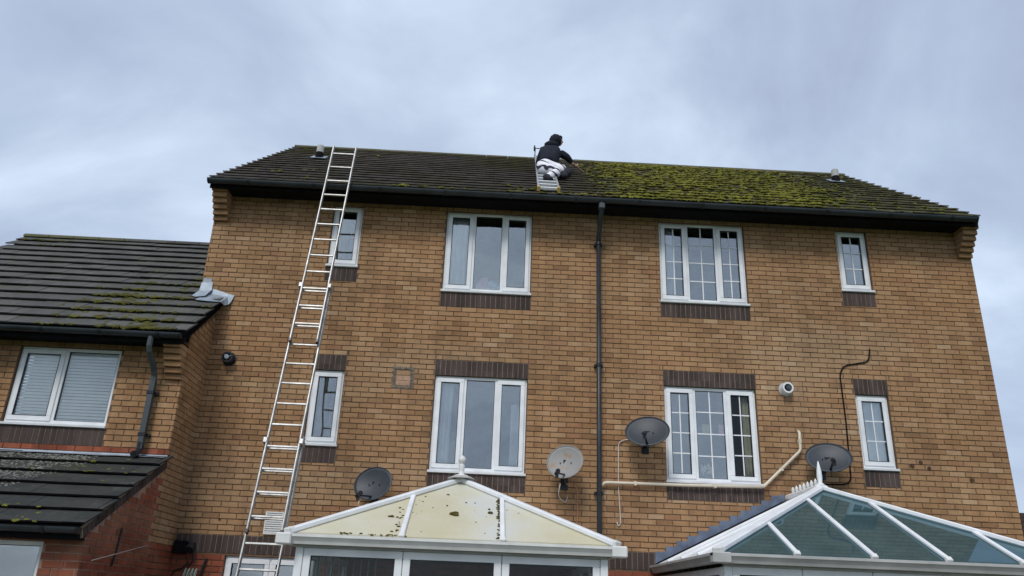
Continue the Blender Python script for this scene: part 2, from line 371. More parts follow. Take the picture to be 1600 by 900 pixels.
def wall_sheet(F, u0, u1, z0, z1, holes, thick=0.24, d=-0.008):
    mb = MB(); us = sorted({u0, u1, *[min(max(h[k], u0), u1) for h in holes for k in (0, 1)]}); zs = sorted({z0, z1, *[min(max(h[k], z0), z1) for h in holes for k in (2, 3)]})
    solid = lambda i, j: 0 <= i < len(us)-1 and 0 <= j < len(zs)-1 and not any(h[0] < (us[i]+us[i+1])/2 < h[1] and h[2] < (zs[j]+zs[j+1])/2 < h[3] for h in holes)
    for i in range(len(us)-1):
        for j in range(len(zs)-1):
            if not solid(i, j): continue
            a0, a1, b0, b1 = us[i], us[i+1], zs[j], zs[j+1]; P = F.P; t = d-thick
            mb.quad(P(a0,b0,d), P(a1,b0,d), P(a1,b1,d), P(a0,b1,d)); mb.quad(P(a0,b0,t), P(a0,b1,t), P(a1,b1,t), P(a1,b0,t))
            if not solid(i-1, j): mb.quad(P(a0,b0,d), P(a0,b1,d), P(a0,b1,t), P(a0,b0,t))
            if not solid(i+1, j): mb.quad(P(a1,b0,d), P(a1,b0,t), P(a1,b1,t), P(a1,b1,d))
            if not solid(i, j-1): mb.quad(P(a0,b0,d), P(a0,b0,t), P(a1,b0,t), P(a1,b0,d))
            if not solid(i, j+1): mb.quad(P(a0,b1,d), P(a1,b1,d), P(a1,b1,t), P(a0,b1,t))
    return mb
def soldiers(F, wall, u0, u1, z0, z1, parts=True):
    n = max(1, round((u1-u0)/0.075)); w = (u1-u0)/n; bed = MB()
    slab(bed, F, (u0, u1, z0, z1), -0.03, -0.004); bed.build('soldier_mortar', 'pale_mortar', wall)
    for k in range(n):
        mb = MB(); slab(mb, F, (u0+k*w+0.0038, u0+(k+1)*w-0.0038, z0+0.004, z1-0.004), -0.02, 0.0005, 0.0012); mb.build('soldier_brick', 'brown_brick', wall)

# ------------------------------------------------------------------ windows
def ring(mb, x0, x1, z0, z1, w, y0, y1, m=0, wb=None):
    wb = wb or w
    mb.box(x0, y0, z0, x1, y1, z0+wb, m); mb.box(x0, y0, z1-w, x1, y1, z1, m)
    mb.box(x0, y0, z0+wb, x0+w, y1, z1-w, m); mb.box(x1-w, y0, z0+wb, x1, y1, z1-w, m)
def window(house, x0, x1, z0, z1, y, lights, bars=None, sill=True, glassm='pane_glass', m='upvc', handle=True):
    """lights: (fraction start, fraction end, opening?); bars: (columns, rows) of white glazing bars"""
    W = x1-x0; fr = MB(); fw = 0.042
    ring(fr, x0, x1, z0, z1, fw, y, y+0.07)
    for a, b, _ in lights[1:]: fr.box(x0+W*a-0.026, y+0.001, z0+fw, x0+W*a+0.026, y+0.07, z1-fw)
    win = fr.build('window', m, house, loc=((x0+x1)/2, y, z0), bevel=0.004)
    for k, (a, b, op) in enumerate(lights):
        l = x0+W*a+(0.026 if k else fw); r = x0+W*b-(0.026 if k < len(lights)-1 else fw); bt, tp = z0+fw, z1-fw
        if op:
            s = MB(); ring(s, l-0.014, r+0.014, bt-0.014, tp+0.014, 0.064, y-0.016, y+0.03)
            s.build('sash', m, win, bevel=0.005)
            l += 0.05; r -= 0.05; bt += 0.05; tp -= 0.05
            gk = MB(); ring(gk, l-0.002, r+0.002, bt-0.002, tp+0.002, 0.007, y-0.017, y+0.012); gk.build('gasket', 'black_plastic', win)
        else:
            gk = MB(); ring(gk, l-0.001, r+0.001, bt-0.001, tp+0.001, 0.008, y+0.012, y+0.034); gk.build('gasket', 'black_plastic', win)
        pn = MB(); yp = y+0.008 if op else y+0.022; pn.box(l, yp, bt, r, yp+0.004, tp); pn.build('pane', glassm if isinstance(glassm, str) else glassm[k], win)
        if bars:
            nc, nr = bars
            for c in range(1, nc):
                xc = l+(r-l)*c/nc; mb = MB(); mb.box(xc-0.008, yp-0.005, bt+.004, xc+0.008, yp-0.001, tp-.004); mb.build('glazing_bar', m, win)
            for q in range(1, nr):
                zc = bt+(tp-bt)*q/nr; mb = MB(); mb.box(l+.004, yp-0.0065, zc-0.008, r-.004, yp-0.0015, zc+0.008); mb.build('glazing_bar', m, win)
    if sill:
        s = MB(); s.extrude_x([(y+0.06, z0-0.042), (y-0.075, z0-0.042), (y-0.08, z0-0.012), (y-0.01, z0-0.001), (y+0.06, z0-0.001)], x0-0.018, x1+0.018); s.build('sill', m, win, bevel=0.003)
    return win
def curtain(x0, x1, z0, z1, y, m, label, taper=0.0, folds=5):
    mb = MB(); n = folds*8; amp = 0.022; i0 = 0
    rows = 6
    for k in range(rows+1):
        z = z1+(z0-z1)*k/rows; f = k/rows
        for j in range(n+1):
            t = j/n; mb.v.append((x0+(x1-x0)*t*(1-taper*f)+taper*f*0, y+amp*(0.6+0.4*f)*math.sin(t*folds*2*math.pi+0.6*f)+0.006*math.sin(t*31), z))
    for k in range(rows):
        for j in range(n): a = k*(n+1)+j; mb.f.append((a, a+1, a+n+2, a+n+1)); mb.mi.append(0)
    o = mb.build('curtain', m, None, loc=((x0+x1)/2, y, z0), smooth=True)
    sm = o.modifiers.new('thickness', 'SOLIDIFY'); sm.thickness = 0.004
    return tag(o, label, 'curtain', 'curtains behind the windows')

# ------------------------------------------------------------------ tiles and moss on a slope
class Slope:
    """roof plane rising along +y: p(x, t) with t metres up the slope from the eave"""
    def __init__(s, y0, z0, y1, z1): s.y0, s.z0 = y0, z0; s.a = math.atan2(z1-z0, y1-y0); s.L = math.hypot(z1-z0, y1-y0); s.c, s.s = math.cos(s.a), math.sin(s.a)
    def P(s, x, t, h=0.0): return (x, s.y0+t*s.c-h*s.s, s.z0+t*s.s+h*s.c)
TH = 0.020
def tile_shape(S, w, gauge, mats):
    mb = MB(); j = lambda a: random.uniform(-a, a); g = 0.0022
    lo, hi = 0.037+j(.0012), 0.012                                   # height of the underside at the nose and at the head
    n0, h0 = j(.0035), gauge+0.07
    P = lambda u, t, h: (u, t*S.c-h*S.s, t*S.s+h*S.c)
    pts = [P(-w/2+g, n0, lo), P(w/2-g, n0+j(.002), lo), P(w/2-g, h0, hi-TH), P(-w/2+g, h0, hi-TH), P(-w/2+g, n0, lo+TH), P(w/2-g, n0+j(.002), lo+TH), P(w/2-g, h0, hi), P(-w/2+g, h0, hi)]
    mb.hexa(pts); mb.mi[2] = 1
    return mb.mesh('tile', mats, fix=False)
def tile_roof(S, roof, x0, x1, rows, gauge, w, mats, limit, jit=0.004, skip=None, phase=0.0):
    shapes = {}; cells = []
    for k in range(rows):
        t = k*gauge; off = phase+(w/2 if k % 2 else 0); j = math.floor((x0-off)/w)
        while j*w+off < x1:
            a, b = max(x0, j*w+off), min(x1, (j+1)*w+off); j += 1
            if b-a < 0.03: continue
            if skip and skip((a+b)/2, t): continue
            c = S.P((a+b)/2, t+0.1); px, py, z = pix(c); vis = -20 < px < 1620 and -20 < py < 920
            cells.append(((b-a)/z/z if vis else 0, k, a, b, t))
    order = sorted(range(len(cells)), key=lambda i: -cells[i][0]); pick = set(order[:limit]); rest = MB()
    for i, (s_, k, a, b, t) in enumerate(cells):
        wd = round(b-a, 3); key = (wd, random.randrange(4))
        if key not in shapes: shapes[key] = tile_shape(S, wd, gauge, mats)
        loc = Vector(S.P((a+b)/2, t, random.uniform(0, jit))); rot = (random.uniform(-.003, .003), random.uniform(-.004, .004), random.uniform(-.005, .005))
        if i in pick: link(shapes[key], 'tile', roof, loc, rot)
        else:
            me = shapes[key]; b0 = len(rest.v); rest.v += [tuple(v.co+loc) for v in me.vertices]
            for p in me.polygons: rest.f.append(tuple(b0+q for q in p.vertices)); rest.mi.append(p.material_index)
    if rest.f: tag(rest.build('tiling', mats, roof, fix=False), kind='stuff')
def ico():
    bm = bmesh.new(); bmesh.ops.create_icosphere(bm, subdivisions=1, radius=1); v = [tuple(x.co) for x in bm.verts]; f = [tuple(x.index for x in q.verts) for q in bm.faces]; bm.free(); return v, f
bm_ = bmesh.new(); bmesh.ops.create_icosphere(bm_, subdivisions=2, radius=1); bm_.verts.ensure_lookup_table()
ICO2 = ([tuple(x.co) for x in bm_.verts], [tuple(x.index for x in q.verts) for q in bm_.faces]); bm_.free()
ICO1 = ico()
def blob(mb, c, rx, ry, rz, rough=0.3, src=None, N=None):
    v, f = src or ICO1; b = len(mb.v); a = random.uniform(0, 6.28); ca, sa = math.cos(a), math.sin(a)
    for x, y, z in v:
        k = 1+random.uniform(-rough, rough); x, y = x*ca-y*sa, x*sa+y*ca; q = (x*rx*k, y*ry*k, z*rz*k)
        if N: q = (q[0], q[1]*N[0]-q[2]*N[1], q[1]*N[1]+q[2]*N[0])
        mb.v.append((c[0]+q[0], c[1]+q[1], c[2]+q[2]))
    for q in f: mb.f.append(tuple(b+k for k in q)); mb.mi.append(0)
def smooth_noise(seed):
    rnd = random.Random(seed); G = {}
    def val(i, j):
        if (i, j) not in G: G[(i, j)] = rnd.random()
        return G[(i, j)]
    def f(x, y):
        i, j = math.floor(x), math.floor(y); u, v = x-i, y-j; u = u*u*(3-2*u); v = v*v*(3-2*v)
        return (val(i,j)*(1-u)+val(i+1,j)*u)*(1-v)+(val(i,j+1)*(1-u)+val(i+1,j+1)*u)*v
    return lambda x, y: 0.6*f(x, y)+0.3*f(x*2.3+9, y*2.3)+0.1*f(x*5.1, y*5.1+4)
def moss_on(S, roof, x0, x1, rows, gauge, w, dens, m, name='moss', size=1.0, phase=0.0):
    mb = MB()
    for k in range(rows):
        t = k*gauge; off = phase+(w/2 if k % 2 else 0); j = math.floor((x0-off)/w)
        while j*w+off < x1:
            a = j*w+off; j += 1
            for q in range(18):
                u = random.random(); x = a+w*u
                tt = t+abs(random.gauss(0, 0.035)) if random.random() < .72 else t+random.random()*gauge
                if random.random() < .25: x = a+random.gauss(0, .02)
                if not x0 < x < x1: continue
                d = dens(x, tt)
                if random.random() > d: continue
                s = size*random.uniform(0.012, 0.05)*(0.6+0.6*min(1, d)); h = 0.056-0.034*min(1, max(0, (tt-t)/gauge))
                blob(mb, S.P(x, tt-0.012, h), s*random.uniform(1, 1.9), s*random.uniform(.7, 1.1), s*random.uniform(.3, .6), 0.3, None, (S.c, S.s))
    if mb.f: tag(mb.build(name, m, roof, fix=False, smooth=False), kind='stuff')

# ------------------------------------------------------------------ the two tall houses
XL, XR = -5.885, 5.85
MAIN = Slope(-0.43, 7.452, 3.69, 10.50); GA = MAIN.L/17
UT, UB, LT, LB = 7.337, 6.035, 4.711, 3.377
NUB, NLB = 6.352, 3.667
houseL = empty('three_storey_house', (-2.95, 0, 0), 'tall buff brick house with plain windows and bare dark roof, long ladder against it', 'house')
houseR = empty('three_storey_house', (2.95, 0, 0), 'tall buff brick house with white lattice-barred windows and thick green moss on its roof', 'house')
FW = Face('front', 0.0)
YW = 0.045
wins = {houseL: [(-2.337, -1.019, UB, UT), (-2.337, -1.019, LB, LT), (-4.085, -3.638, NUB, UT), (-4.085, -3.638, NLB, LT), (-4.90, -3.72, 1.05, 2.15)],
        houseR: [(0.96, 2.281, UB, UT), (0.96, 2.281, LB, LT), (3.747, 4.221, NUB, UT), (3.747, 4.221, NLB, LT)]}
def occl(px, py):
    return (py > 742+abs(px-718)*0.31 and 440 < px < 975) or (py > 760+max(0, (1283-px))*0.40 and px > 1010 and py > 760+max(0, px-1283)*0.26)
for H, x0, x1, hx0, hx1 in ((houseL, XL, 0.0, XL, 0.0), (houseR, 0.0, XR, 0.0, XR)):
    wh = [(a-0.004, b+0.004, c-0.043, d+0.003) for a, b, c, d in wins[H]]
    wh[4:] = [(a-0.004, b+0.004, c, d+0.003) for a, b, c, d in wins[H][4:]]
    wall = wall_sheet(FW, x0, x1, 0.0, 7.47, wh).build('wall', 'mortar', H)
    sold = []
    for a, b, c, d in wins[H][:4]:
        sold.append((a-0.012, b+0.012, c-0.043-0.225, c-0.043))
    for a, b, c, d in wins[H][1:4:2]: sold.append((a-0.012, b+0.012, d+0.003, d+0.228))
    band = (x0+(0.31 if H is houseL else 0), x1, 2.18, 2.405)
    patch = [(-2.93, -2.66, 4.486, 4.786)] if H is houseL else [(2.70, 2.98, 4.561, 4.861)]
    rects = brick_rects(x0, x1, 1.2, 7.46, wh+sold+[band]+patch)
    lay_bricks(FW, wall, rects, lambda r: 'red_brick' if r[3] < 2.20 else 'buff_brick', 300, occl)
    for s in sold: soldiers(FW, wall, *s)
    soldiers(FW, wall, *band)
    pb = MB(); slab(pb, FW, patch[0], -0.03, -0.004, 0.001); pb.build('patch_mortar', 'old_render', wall)
    px0, px1, pz0, pz1 = patch[0]
    if H is houseL:        # a blocked-up vent: rough mortar collar round two re-used bricks
        for q in range(26):
            t = q/26*4; s, f = int(t), t-int(t); m2 = MB() if q == 0 else m2
            c = [(px0+f*(px1-px0), pz1), (px1, pz1-f*(pz1-pz0)), (px1-f*(px1-px0), pz0+.02), (px0, pz0+f*(pz1-pz0))][s]
            blob(m2, (c[0], -0.001, c[1]), .03, .006, .026, .35)
        m2.build('mortar_collar', 'old_render', wall)
        for z0_, z1_, cm in ((pz0+.05, pz0+.115, 'patch_brick'), (pz0+.125, pz0+.19, 'patch_brick'), (pz0+.2, pz0+.265, 'buff_brick')):
            mb = MB(); slab(mb, FW, (px0+.04, px1-.035, z0_, z1_), -.02, 0.001, .003); mb.build('brick', cm, wall)
    else:
        for q in range(4):
            for (a, b) in (((px0+.004, px0+.12), (px0+.13, px1-.004)) if q % 2 else ((px0+.004, px0+.2), (px0+.21, px1-.004))):
                mb = MB(); slab(mb, FW, (a, b, pz0+q*.075+.005, pz0+q*.075+.07), -.02, .001, .002); mb.build('brick', 'buff_brick', wall)
    # shell behind the front wall
    xg = x0 if H is houseL else x1; sg = 1 if H is houseL else -1
    gm = MB(); gy = [(0.232, 0), (7.6, 0), (7.6, 7.4), (3.69, 10.36), (0.232, 7.80)]
    pa = [(xg, y, z) for y, z in gy]; pb_ = [(xg+sg*0.24, y, z) for y, z in gy]
    gm.poly(pa); gm.poly(list(reversed(pb_)))
    for k in range(5): gm.quad(pa[k], pa[(k+1) % 5], pb_[(k+1) % 5], pb_[k])
    gm.build('gable_wall', 'buff_brick', H)
    bw = MB(); bw.box(x0+(0.24 if sg > 0 else 0), 7.36, 0, x1-(0.24 if sg < 0 else 0), 7.6, 7.4); bw.build('rear_wall', 'buff_brick', H)
    for zf in (2.45, 5.06, 7.46):
        cl = MB(); cl.box(x0+(.25 if sg > 0 else .001), 0.24, zf, x1-(.25 if sg < 0 else .001), 7.35, zf+0.18); cl.build('ceiling', 'interior_wall', H)
    pw = MB(); pw.box(x0+.25, 3.0, .05, x1-.25, 3.1, 7.45); pw.build('partition', 'interior_wall', H)
    for xp in ((-3.2, 0.0) if H is houseL else (3.0,)):
        pw = MB(); pw.box(xp-.05, .25, .05, xp+.05, 2.99, 7.45); pw.build('partition', 'interior_wall', H)
    # eaves: soffit, fascia, corbel
    sf = MB(); sf.box(x0+(.02 if sg > 0 else 0), -0.352, 7.395, x1-(.02 if sg < 0 else 0), -0.004, 7.41); sf.build('soffit', 'dark_board', H)
    fa = MB(); fa.box(x0-(.01 if sg > 0 else 0), -0.375, 7.34, x1-(.04 if sg < 0 else 0), -0.353, 7.50); fa.build('fascia', 'dark_board', H)
    ca, cb = (x0, x0+0.225) if sg > 0 else (x1-0.225, x1)
    for k in range(6):
        mb = MB(); zz = 6.961+k*0.075; dep = 0.055+k*0.054
        mb.box(ca+.004, -min(dep, .345), zz, cb-.004, -0.001, zz+0.066 if k < 5 else 7.394); mb.build('corbel_brick', 'buff_brick', wall, bevel=.003)
        if k < 5:
            mb = MB(); mb.box(ca+.01, -min(dep, .345)+.012, zz+.0662, cb-.01, -0.001, zz+0.0748); mb.build('corbel_joint', 'mortar', wall)
    # roof
    rx0, rx1 = (XL-0.02, 0.0) if sg > 0 else (0.0, XR-0.03)
    rf = MB(); A = [MAIN.P(rx0+.02*(sg > 0), 0.02, -.03), MAIN.P(rx1-.02*(sg < 0), 0.02, -.03), MAIN.P(rx1-.02*(sg < 0), MAIN.L, -.03), MAIN.P(rx0+.02*(sg > 0), MAIN.L, -.03)]
    rf.quad(*A); rf.quad(A[3], A[2], (A[2][0], 7.9, 7.3), (A[3][0], 7.9, 7.3))
    roof = rf.build('roof', 'slate_tile', H, loc=((rx0+rx1)/2, 1.6, 8.9), fix=False)
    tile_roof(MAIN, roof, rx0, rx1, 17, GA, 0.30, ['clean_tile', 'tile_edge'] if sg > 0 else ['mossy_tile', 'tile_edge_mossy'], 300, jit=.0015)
    k = 0; xx = rx0
    while xx < rx1-.05:                                            # ridge tiles
        xe = min(xx+0.45, rx1); mb = MB(); prof = []
        for q in range(9):
            a = math.pi*(q/8); prof.append((3.69+0.115*math.cos(a), 10.475+0.085*math.sin(a)+random.uniform(-.002, .002)))
        mb.extrude_x(prof, xx+.003, xe-.003); mb.build('ridge_tile', 'mossy_tile', roof, bevel=.004); xx = xe
    vx = rx0 if sg > 0 else rx1; vf = MB()                         # mortar bedding that closes the verge
    for k in range(17):
        t0, t1 = k*GA+.012, (k+1)*GA+.01; P_ = lambda x, t, h: MAIN.P(x, t, h); xa, xb = vx+sg*.006, vx+sg*.07
        vf.hexa([P_(xa, t0, -.07), P_(xb, t0, -.07), P_(xb, t1, -.07), P_(xa, t1, -.07), P_(xa, t0, .032), P_(xb, t0, .032), P_(xb, t1, .008), P_(xa, t1, .008)])
    vf.build('verge_bedding', 'slate_edge', roof, fix=False)
    # gutter
    gt = MB(); prof = [(-0.445+0.062*math.cos(a), 7.44+0.062*math.sin(a)) for a in [math.pi+math.pi*q/10 for q in range(11)]] + [(-0.445+0.055*math.cos(a), 7.44+0.055*math.sin(a)) for a in [2*math.pi-math.pi*q/10 for q in range(11)]]
    ge0, ge1 = (x0-.01, 0.0) if sg > 0 else (0.0, x1-.11)
    gt.extrude_x(prof, ge0, ge1); gut = gt.build('gutter', 'gutter_plastic', H)
    ec = MB(); xe = ge0 if sg > 0 else ge1; ec.extrude_x([(-0.445+0.066*math.cos(a), 7.44+0.066*math.sin(a)) for a in [math.pi+math.pi*q/10 for q in range(11)]], xe-.012, xe+.012); ec.build('end_cap', 'black_plastic', gut)
    nb = 6
    for k in range(nb):
        xb = ge0+(ge1-ge0)*(k+.6)/nb; mb = MB()
        pr_ = [(-0.445+r_*math.cos(a), 7.44+r_*math.sin(a)) for r_, seq in ((.070, range(11)), (.0635, range(10, -1, -1))) for a in [math.pi+math.pi*q/10 for q in seq]]
        mb.extrude_x(pr_, xb-.02, xb+.02); mb.build('gutter_bracket', 'black_plastic', gut)

# windows of the tall houses
TRI = [(0, .325, True), (.325, .672, False), (.672, 1, True)]
for i, (a, b, c, d) in enumerate(wins[houseL]):
    if i < 2: window(houseL, a, b, c, d, YW, TRI)
    elif i < 4: window(houseL, a, b, c, d, YW, [(0, 1, True)])
    else: window(houseL, a, b, c, d, YW, [(0, .5, True), (.5, 1, True)], sill=False)
for i, (a, b, c, d) in enumerate(wins[houseR]):
    window(houseR, a, b, c, d, YW, TRI if i < 2 else [(0, 1, True)], bars=(2, 4) if i < 2 else (2, 3), glassm=('pane_glass', 'pane_glass', 'clear_pane') if i == 1 else 'pane_glass')

# downpipe on the party line, with its bends and brackets
dp = MB(); dp.tube([(0, -.445, 7.40), (0, -.445, 7.30), (0, -.42, 7.24), (0, -.16, 7.02), (0, -.11, 6.95), (0, -.1, 6.88)], 0.036, 12)
dp.tube([(0, -.1, 6.90), (0, -.1, 0.05)], 0.034, 12)
dpo = dp.build('downpipe', 'gutter_plastic', houseL, smooth=True)
for z in (6.86, 4.94, 3.14, 1.4):
    mb = MB(); mb.tube([(0, -.1, z-.022), (0, -.1, z+.022)], 0.043, 12); mb.box(-.062, -.085, z-.018, .062, -.0045, z+.018); mb.build('pipe_bracket', 'black_plastic', dpo)
ho = MB(); ho.box(-.045, -.50, 7.27, .045, -.39, 7.36); ho.build('outlet', 'pipe_grey', dpo, bevel=.01)

# roof vents
def roof_vent(H, x, t):
    P = MAIN.P(x, t); roof = [c for c in H.children if c.name.startswith('roof')][0]
    fl = MB(); a = [MAIN.P(x-.14, t-.10, .062), MAIN.P(x+.14, t-.10, .062), MAIN.P(x+.14, t+.2, .062), MAIN.P(x-.14, t+.2, .062)]
    b = [tuple(Vector(q)+Vector((0, -.006, .008))) for q in a]; fl.hexa(a+b); v = fl.build('roof_vent', 'lead', roof, loc=P)
    m1 = MB(); m1.tube([(x, P[1], P[2]+.0), (x, P[1], P[2]+.17)], [.085, .072], 12); m1.build('vent_collar', 'dark_board', v)
    m2 = MB(); m2.tube([(x, P[1], P[2]+.171), (x, P[1], P[2]+.31), (x, P[1], P[2]+.33)], [.068, .068, .055], 12); m2.build('vent_cowl', 'aged_upvc', v)
roof_vent(houseL, -4.95, 3.05); roof_vent(houseR, 5.06, 3.62)

# moss on the tall roofs
nz = smooth_noise(3); nz2 = smooth_noise(11)
def dens_R(x, t):
    edge = min(1, max(0, (x+0.18+0.7*(nz2(t*1.7, 3.1)-.5)+(0.5 if t < .6 else 0))/0.8)); fade = min(1, max(0.10, (5.35-x-(MAIN.L-t)*.12)/1.5))
    return edge*fade*(0.42+1.1*max(0, nz(x*1.5, t*1.9)-.25))
roofL = [c for c in houseL.children if c.name.startswith('roof')][0]; roofR = [c for c in houseR.children if c.name.startswith('roof')][0]
moss_on(MAIN, roofR, 0.02, XR-.05, 17, GA, 0.30, dens_R, 'moss', size=1.0)
moss_on(MAIN, roofR, 0.02, 2.6, 17, GA, 0.30, lambda x, t: .35*max(0, 1-x/2.6)*dens_R(x, t), 'brown_moss', 'brown_moss', .9)
def dens_L(x, t):
    d = 0.0
    if x > -.5: d = dens_R(x, t)*1.0
    if t < .75 and -3.2 < x < 0: d = max(d, 0.75*max(0, nz(x*2.2, t*3)-.46)*(1.6 if x > -1.3 else 1.1)*(1-t/.75)*2.0)
    if x < -3.9: d = max(d, .25*max(0, nz(x*1.7, t*2.1)-.45))
    return d
moss_on(MAIN, roofL, XL, 0.0, 17, GA, 0.30, dens_L, 'moss')
def dens_debris(x, t): return 0.8*max(0, 1-t/.42)*max(0, nz2(x*2.6, t*2)-.30) if -1.5 < x < .75 else 0
moss_on(MAIN, roofR, 0.02, .9, 2, GA, .3, dens_debris, 'brown_moss', 'moss_debris', 1.1); moss_on(MAIN, roofL, -1.5, 0, 2, GA, .3, dens_debris, 'brown_moss', 'moss_debris', 1.1)

# ------------------------------------------------------------------ the lower neighbouring house on the left
NX0, NX1, NY = -10.0, -5.58, -0.80
house2 = empty('two_storey_house', (-7.8, -0.8, 0), 'low buff and red brick house at far left with lean-to and slate-grey mossy roof', 'house')
F2 = Face('front', NY); F3 = Face('side', NX1)
NS = Slope(-1.16, 4.79, 2.30, 7.53); PS = Slope(-2.68, 2.245, -0.81, 3.245)
w2 = (-7.755, -6.445, 3.63, 4.635); h2 = (w2[0]-.004, w2[1]+.004, w2[2]-.043, w2[3]+.003)
Z2 = 3.39
wall2 = wall_sheet(F2, NX0, NX1-.012, 0.0, 4.80, [h2]).build('wall', 'mortar', house2)
s2 = (w2[0]-.012, w2[1]+.012, 3.362, 3.587); strg = (NX0, NX1, 3.287, 3.362)
rects = brick_rects(NX0, NX1, 3.287, 4.78, [h2, s2, strg], zc=3.287)
lay_bricks(F2, wall2, rects, lambda r: 'buff_brick', 260); soldiers(F2, wall2, *s2)
for r in brick_rects(NX0, NX1, 3.2871, 3.3619, [], zc=3.287):
    mb = MB(); slab(mb, F2, shrink((r[0], r[1], 3.287, 3.362)), -.02, .002, .0015); mb.build('brick', 'red_brick', wall2)
window(house2, *w2, NY+YW, [(0, .455, True), (.455, 1, False)], glassm='blind_pane')
# side wall: buff return of the house, red gable of the lean-to
def side_top(y): return (NS.z0+(y-NS.y0)*math.tan(NS.a)-0.10) if y > NY else (PS.z0+(y-PS.y0)*math.tan(PS.a)-0.07)
lean_top = lambda y: PS.z0+(y-PS.y0)*math.tan(PS.a)-0.07
main_top = lambda y: NS.z0+(y-NS.y0)*math.tan(NS.a)-0.10
sw = MB(); pr_ = [(-0.80, 0), (-0.80, main_top(-.8)), (-0.002, main_top(-.002)), (-.002, 0)]
sw.poly([(NX1-.008, y, z) for y, z in pr_]); sw.poly([(NX1-.2, y, z) for y, z in reversed(pr_)]);
side2 = sw.build('side_wall', 'mortar', house2)
lw_ = MB(); pr_ = [(-2.50, 0), (-2.50, lean_top(-2.5)), (-0.801, lean_top(-.801)), (-0.801, 0)]
lw_.poly([(NX1-.008, y, z) for y, z in pr_]); lw_.poly([(NX1-.2, y, z) for y, z in reversed(pr_)]); lw_.build('lean_to_side_wall', 'red_mortar', house2)
rects = []
for r in brick_rects(-2.50, -0.002, 1.0, 5.7, [], zc=3.287):
    if r[0] < -.8 < r[1] and r[3] > lean_top(r[0]): r = (-.8, r[1], r[2], r[3])
    if r[1]-r[0] > .03 and r[3] < (lean_top if r[0] < -.8 else main_top)(r[0])-.004: rects.append(r)
lay_bricks(F3, side2, rects, lambda r: 'red_brick' if (r[0]+r[1] < -1.62 or r[3] < 2.24) else 'buff_brick', 300)
# tile-edge course that follows the lean-to verge
for k in range(26):
    t = 0.06+k*0.079
    if t > PS.L-.05: break
    a = PS.P(0, t, -.115); b = PS.P(0, t+.07, -.115); c = PS.P(0, t+.07, -.025); d = PS.P(0, t, -.025)
    mb = MB(); mb.hexa([(NX1-.01, *a[1:]), (NX1+.012, *a[1:]), (NX1+.012, *b[1:]), (NX1-.01, *b[1:]), (NX1-.01, *d[1:]), (NX1+.012, *d[1:]), (NX1+.012, *c[1:]), (NX1-.01, *c[1:])]); mb.build('verge_brick', 'brown_brick', side2)
# lean-to front
PYF = -2.50; F4 = Face('front', PYF); pw_ = (-7.2, -5.995, 1.05, 2.115); ph = (pw_[0]-.004, pw_[1]+.004, pw_[2]-.04, pw_[3]+.003)
wall4 = wall_sheet(F4, NX0, NX1-.012, 0, 2.24, [ph], thick=.15).build('lean_to_wall', 'red_mortar', house2)
lay_bricks(F4, wall4, brick_rects(NX0, NX1, 1.0, 2.235, [ph], zc=3.287), lambda r: 'red_brick', 200)
window(house2, *pw_, PYF+YW, [(0, .5, True), (.5, 1, False)], sill=False, glassm='pane_glass')
# corbel at the eaves corner
for k in range(6):
    mb = MB(); zz = 4.262+k*.075; dep = .05+k*.048
    mb.box(NX1-.225, NY-dep, zz, NX1-.006, NY-.001, zz+.066); mb.build('corbel_brick', 'buff_brick', wall2, bevel=.003)
    mb = MB(); mb.box(NX1-.22, NY-dep+.014, zz+.0662, NX1-.012, NY-.001, zz+.0748); mb.build('corbel_joint', 'mortar', wall2)
# roofs
def roof_base(S, x0, x1, name, y2=None, z2=None):
    rf = MB(); A = [S.P(x0, 0.02, -.03), S.P(x1, .02, -.03), S.P(x1, S.L, -.03), S.P(x0, S.L, -.03)]; rf.quad(*A)
    rf.quad(*[(p[0], p[1], p[2]-.05) for p in reversed(A)])
    if y2: rf.quad(A[3], A[2], (A[2][0], y2, z2), (A[3][0], y2, z2))
    return rf.build(name, 'dark_board', house2, loc=((x0+x1)/2, S.y0+1, S.z0+.8), fix=False)
RX1 = -5.50
roof2 = roof_base(NS, NX0-.05, RX1-.01, 'roof', 5.6, 4.9)
# the strip beside the tall house stops at its wall: nothing is laid beyond it
hitwall = lambda x, t: (NS.y0+t*NS.c > -0.05) and x > XL
tile_roof(NS, roof2, NX0-.05, RX1, 14, NS.L/14, 0.30, ['slate_tile', 'slate_edge'], 300, jit=.007, skip=hitwall)
xx = NX0-.05
while xx < XL-.1:
    xe = min(xx+.45, XL-.03); mb = MB(); mb.extrude_x([(2.30+.12*math.cos(a), 7.51+.09*math.sin(a)) for a in [math.pi*q/8 for q in range(9)]], xx+.003, xe-.003); mb.build('ridge_tile', 'mossy_tile' if xx < -8.6 else 'slate_tile', roof2, bevel=.004); xx = xe
nz3 = smooth_noise(21)
def dens_N(x, t):
    y = NS.y0+t*NS.c
    if y > -.05 and x > XL: return 0
    c = max(0, min(1, (x+7.75)/1.2)); low = max(0.0, min(1, (2.9-t)/1.4))
    return c*low*(4.2*max(0, nz3(x*3.4, t*1.1)-.46)+1.3*max(0, nz3(x*5+2, t*4)-.42))+(0.25*max(0, nz3(x*2, t*2+7)-.5) if x < -8.7 and t > 2.6 else 0)+(.35 if x < -8.9 and t > 4.1 else 0)
moss_on(NS, roof2, NX0, RX1-.02, 14, NS.L/14, 0.30, dens_N, 'dull_moss', size=1.0)
roof3 = roof_base(PS, NX0-.05, NX1-.012, 'lean_to_roof')
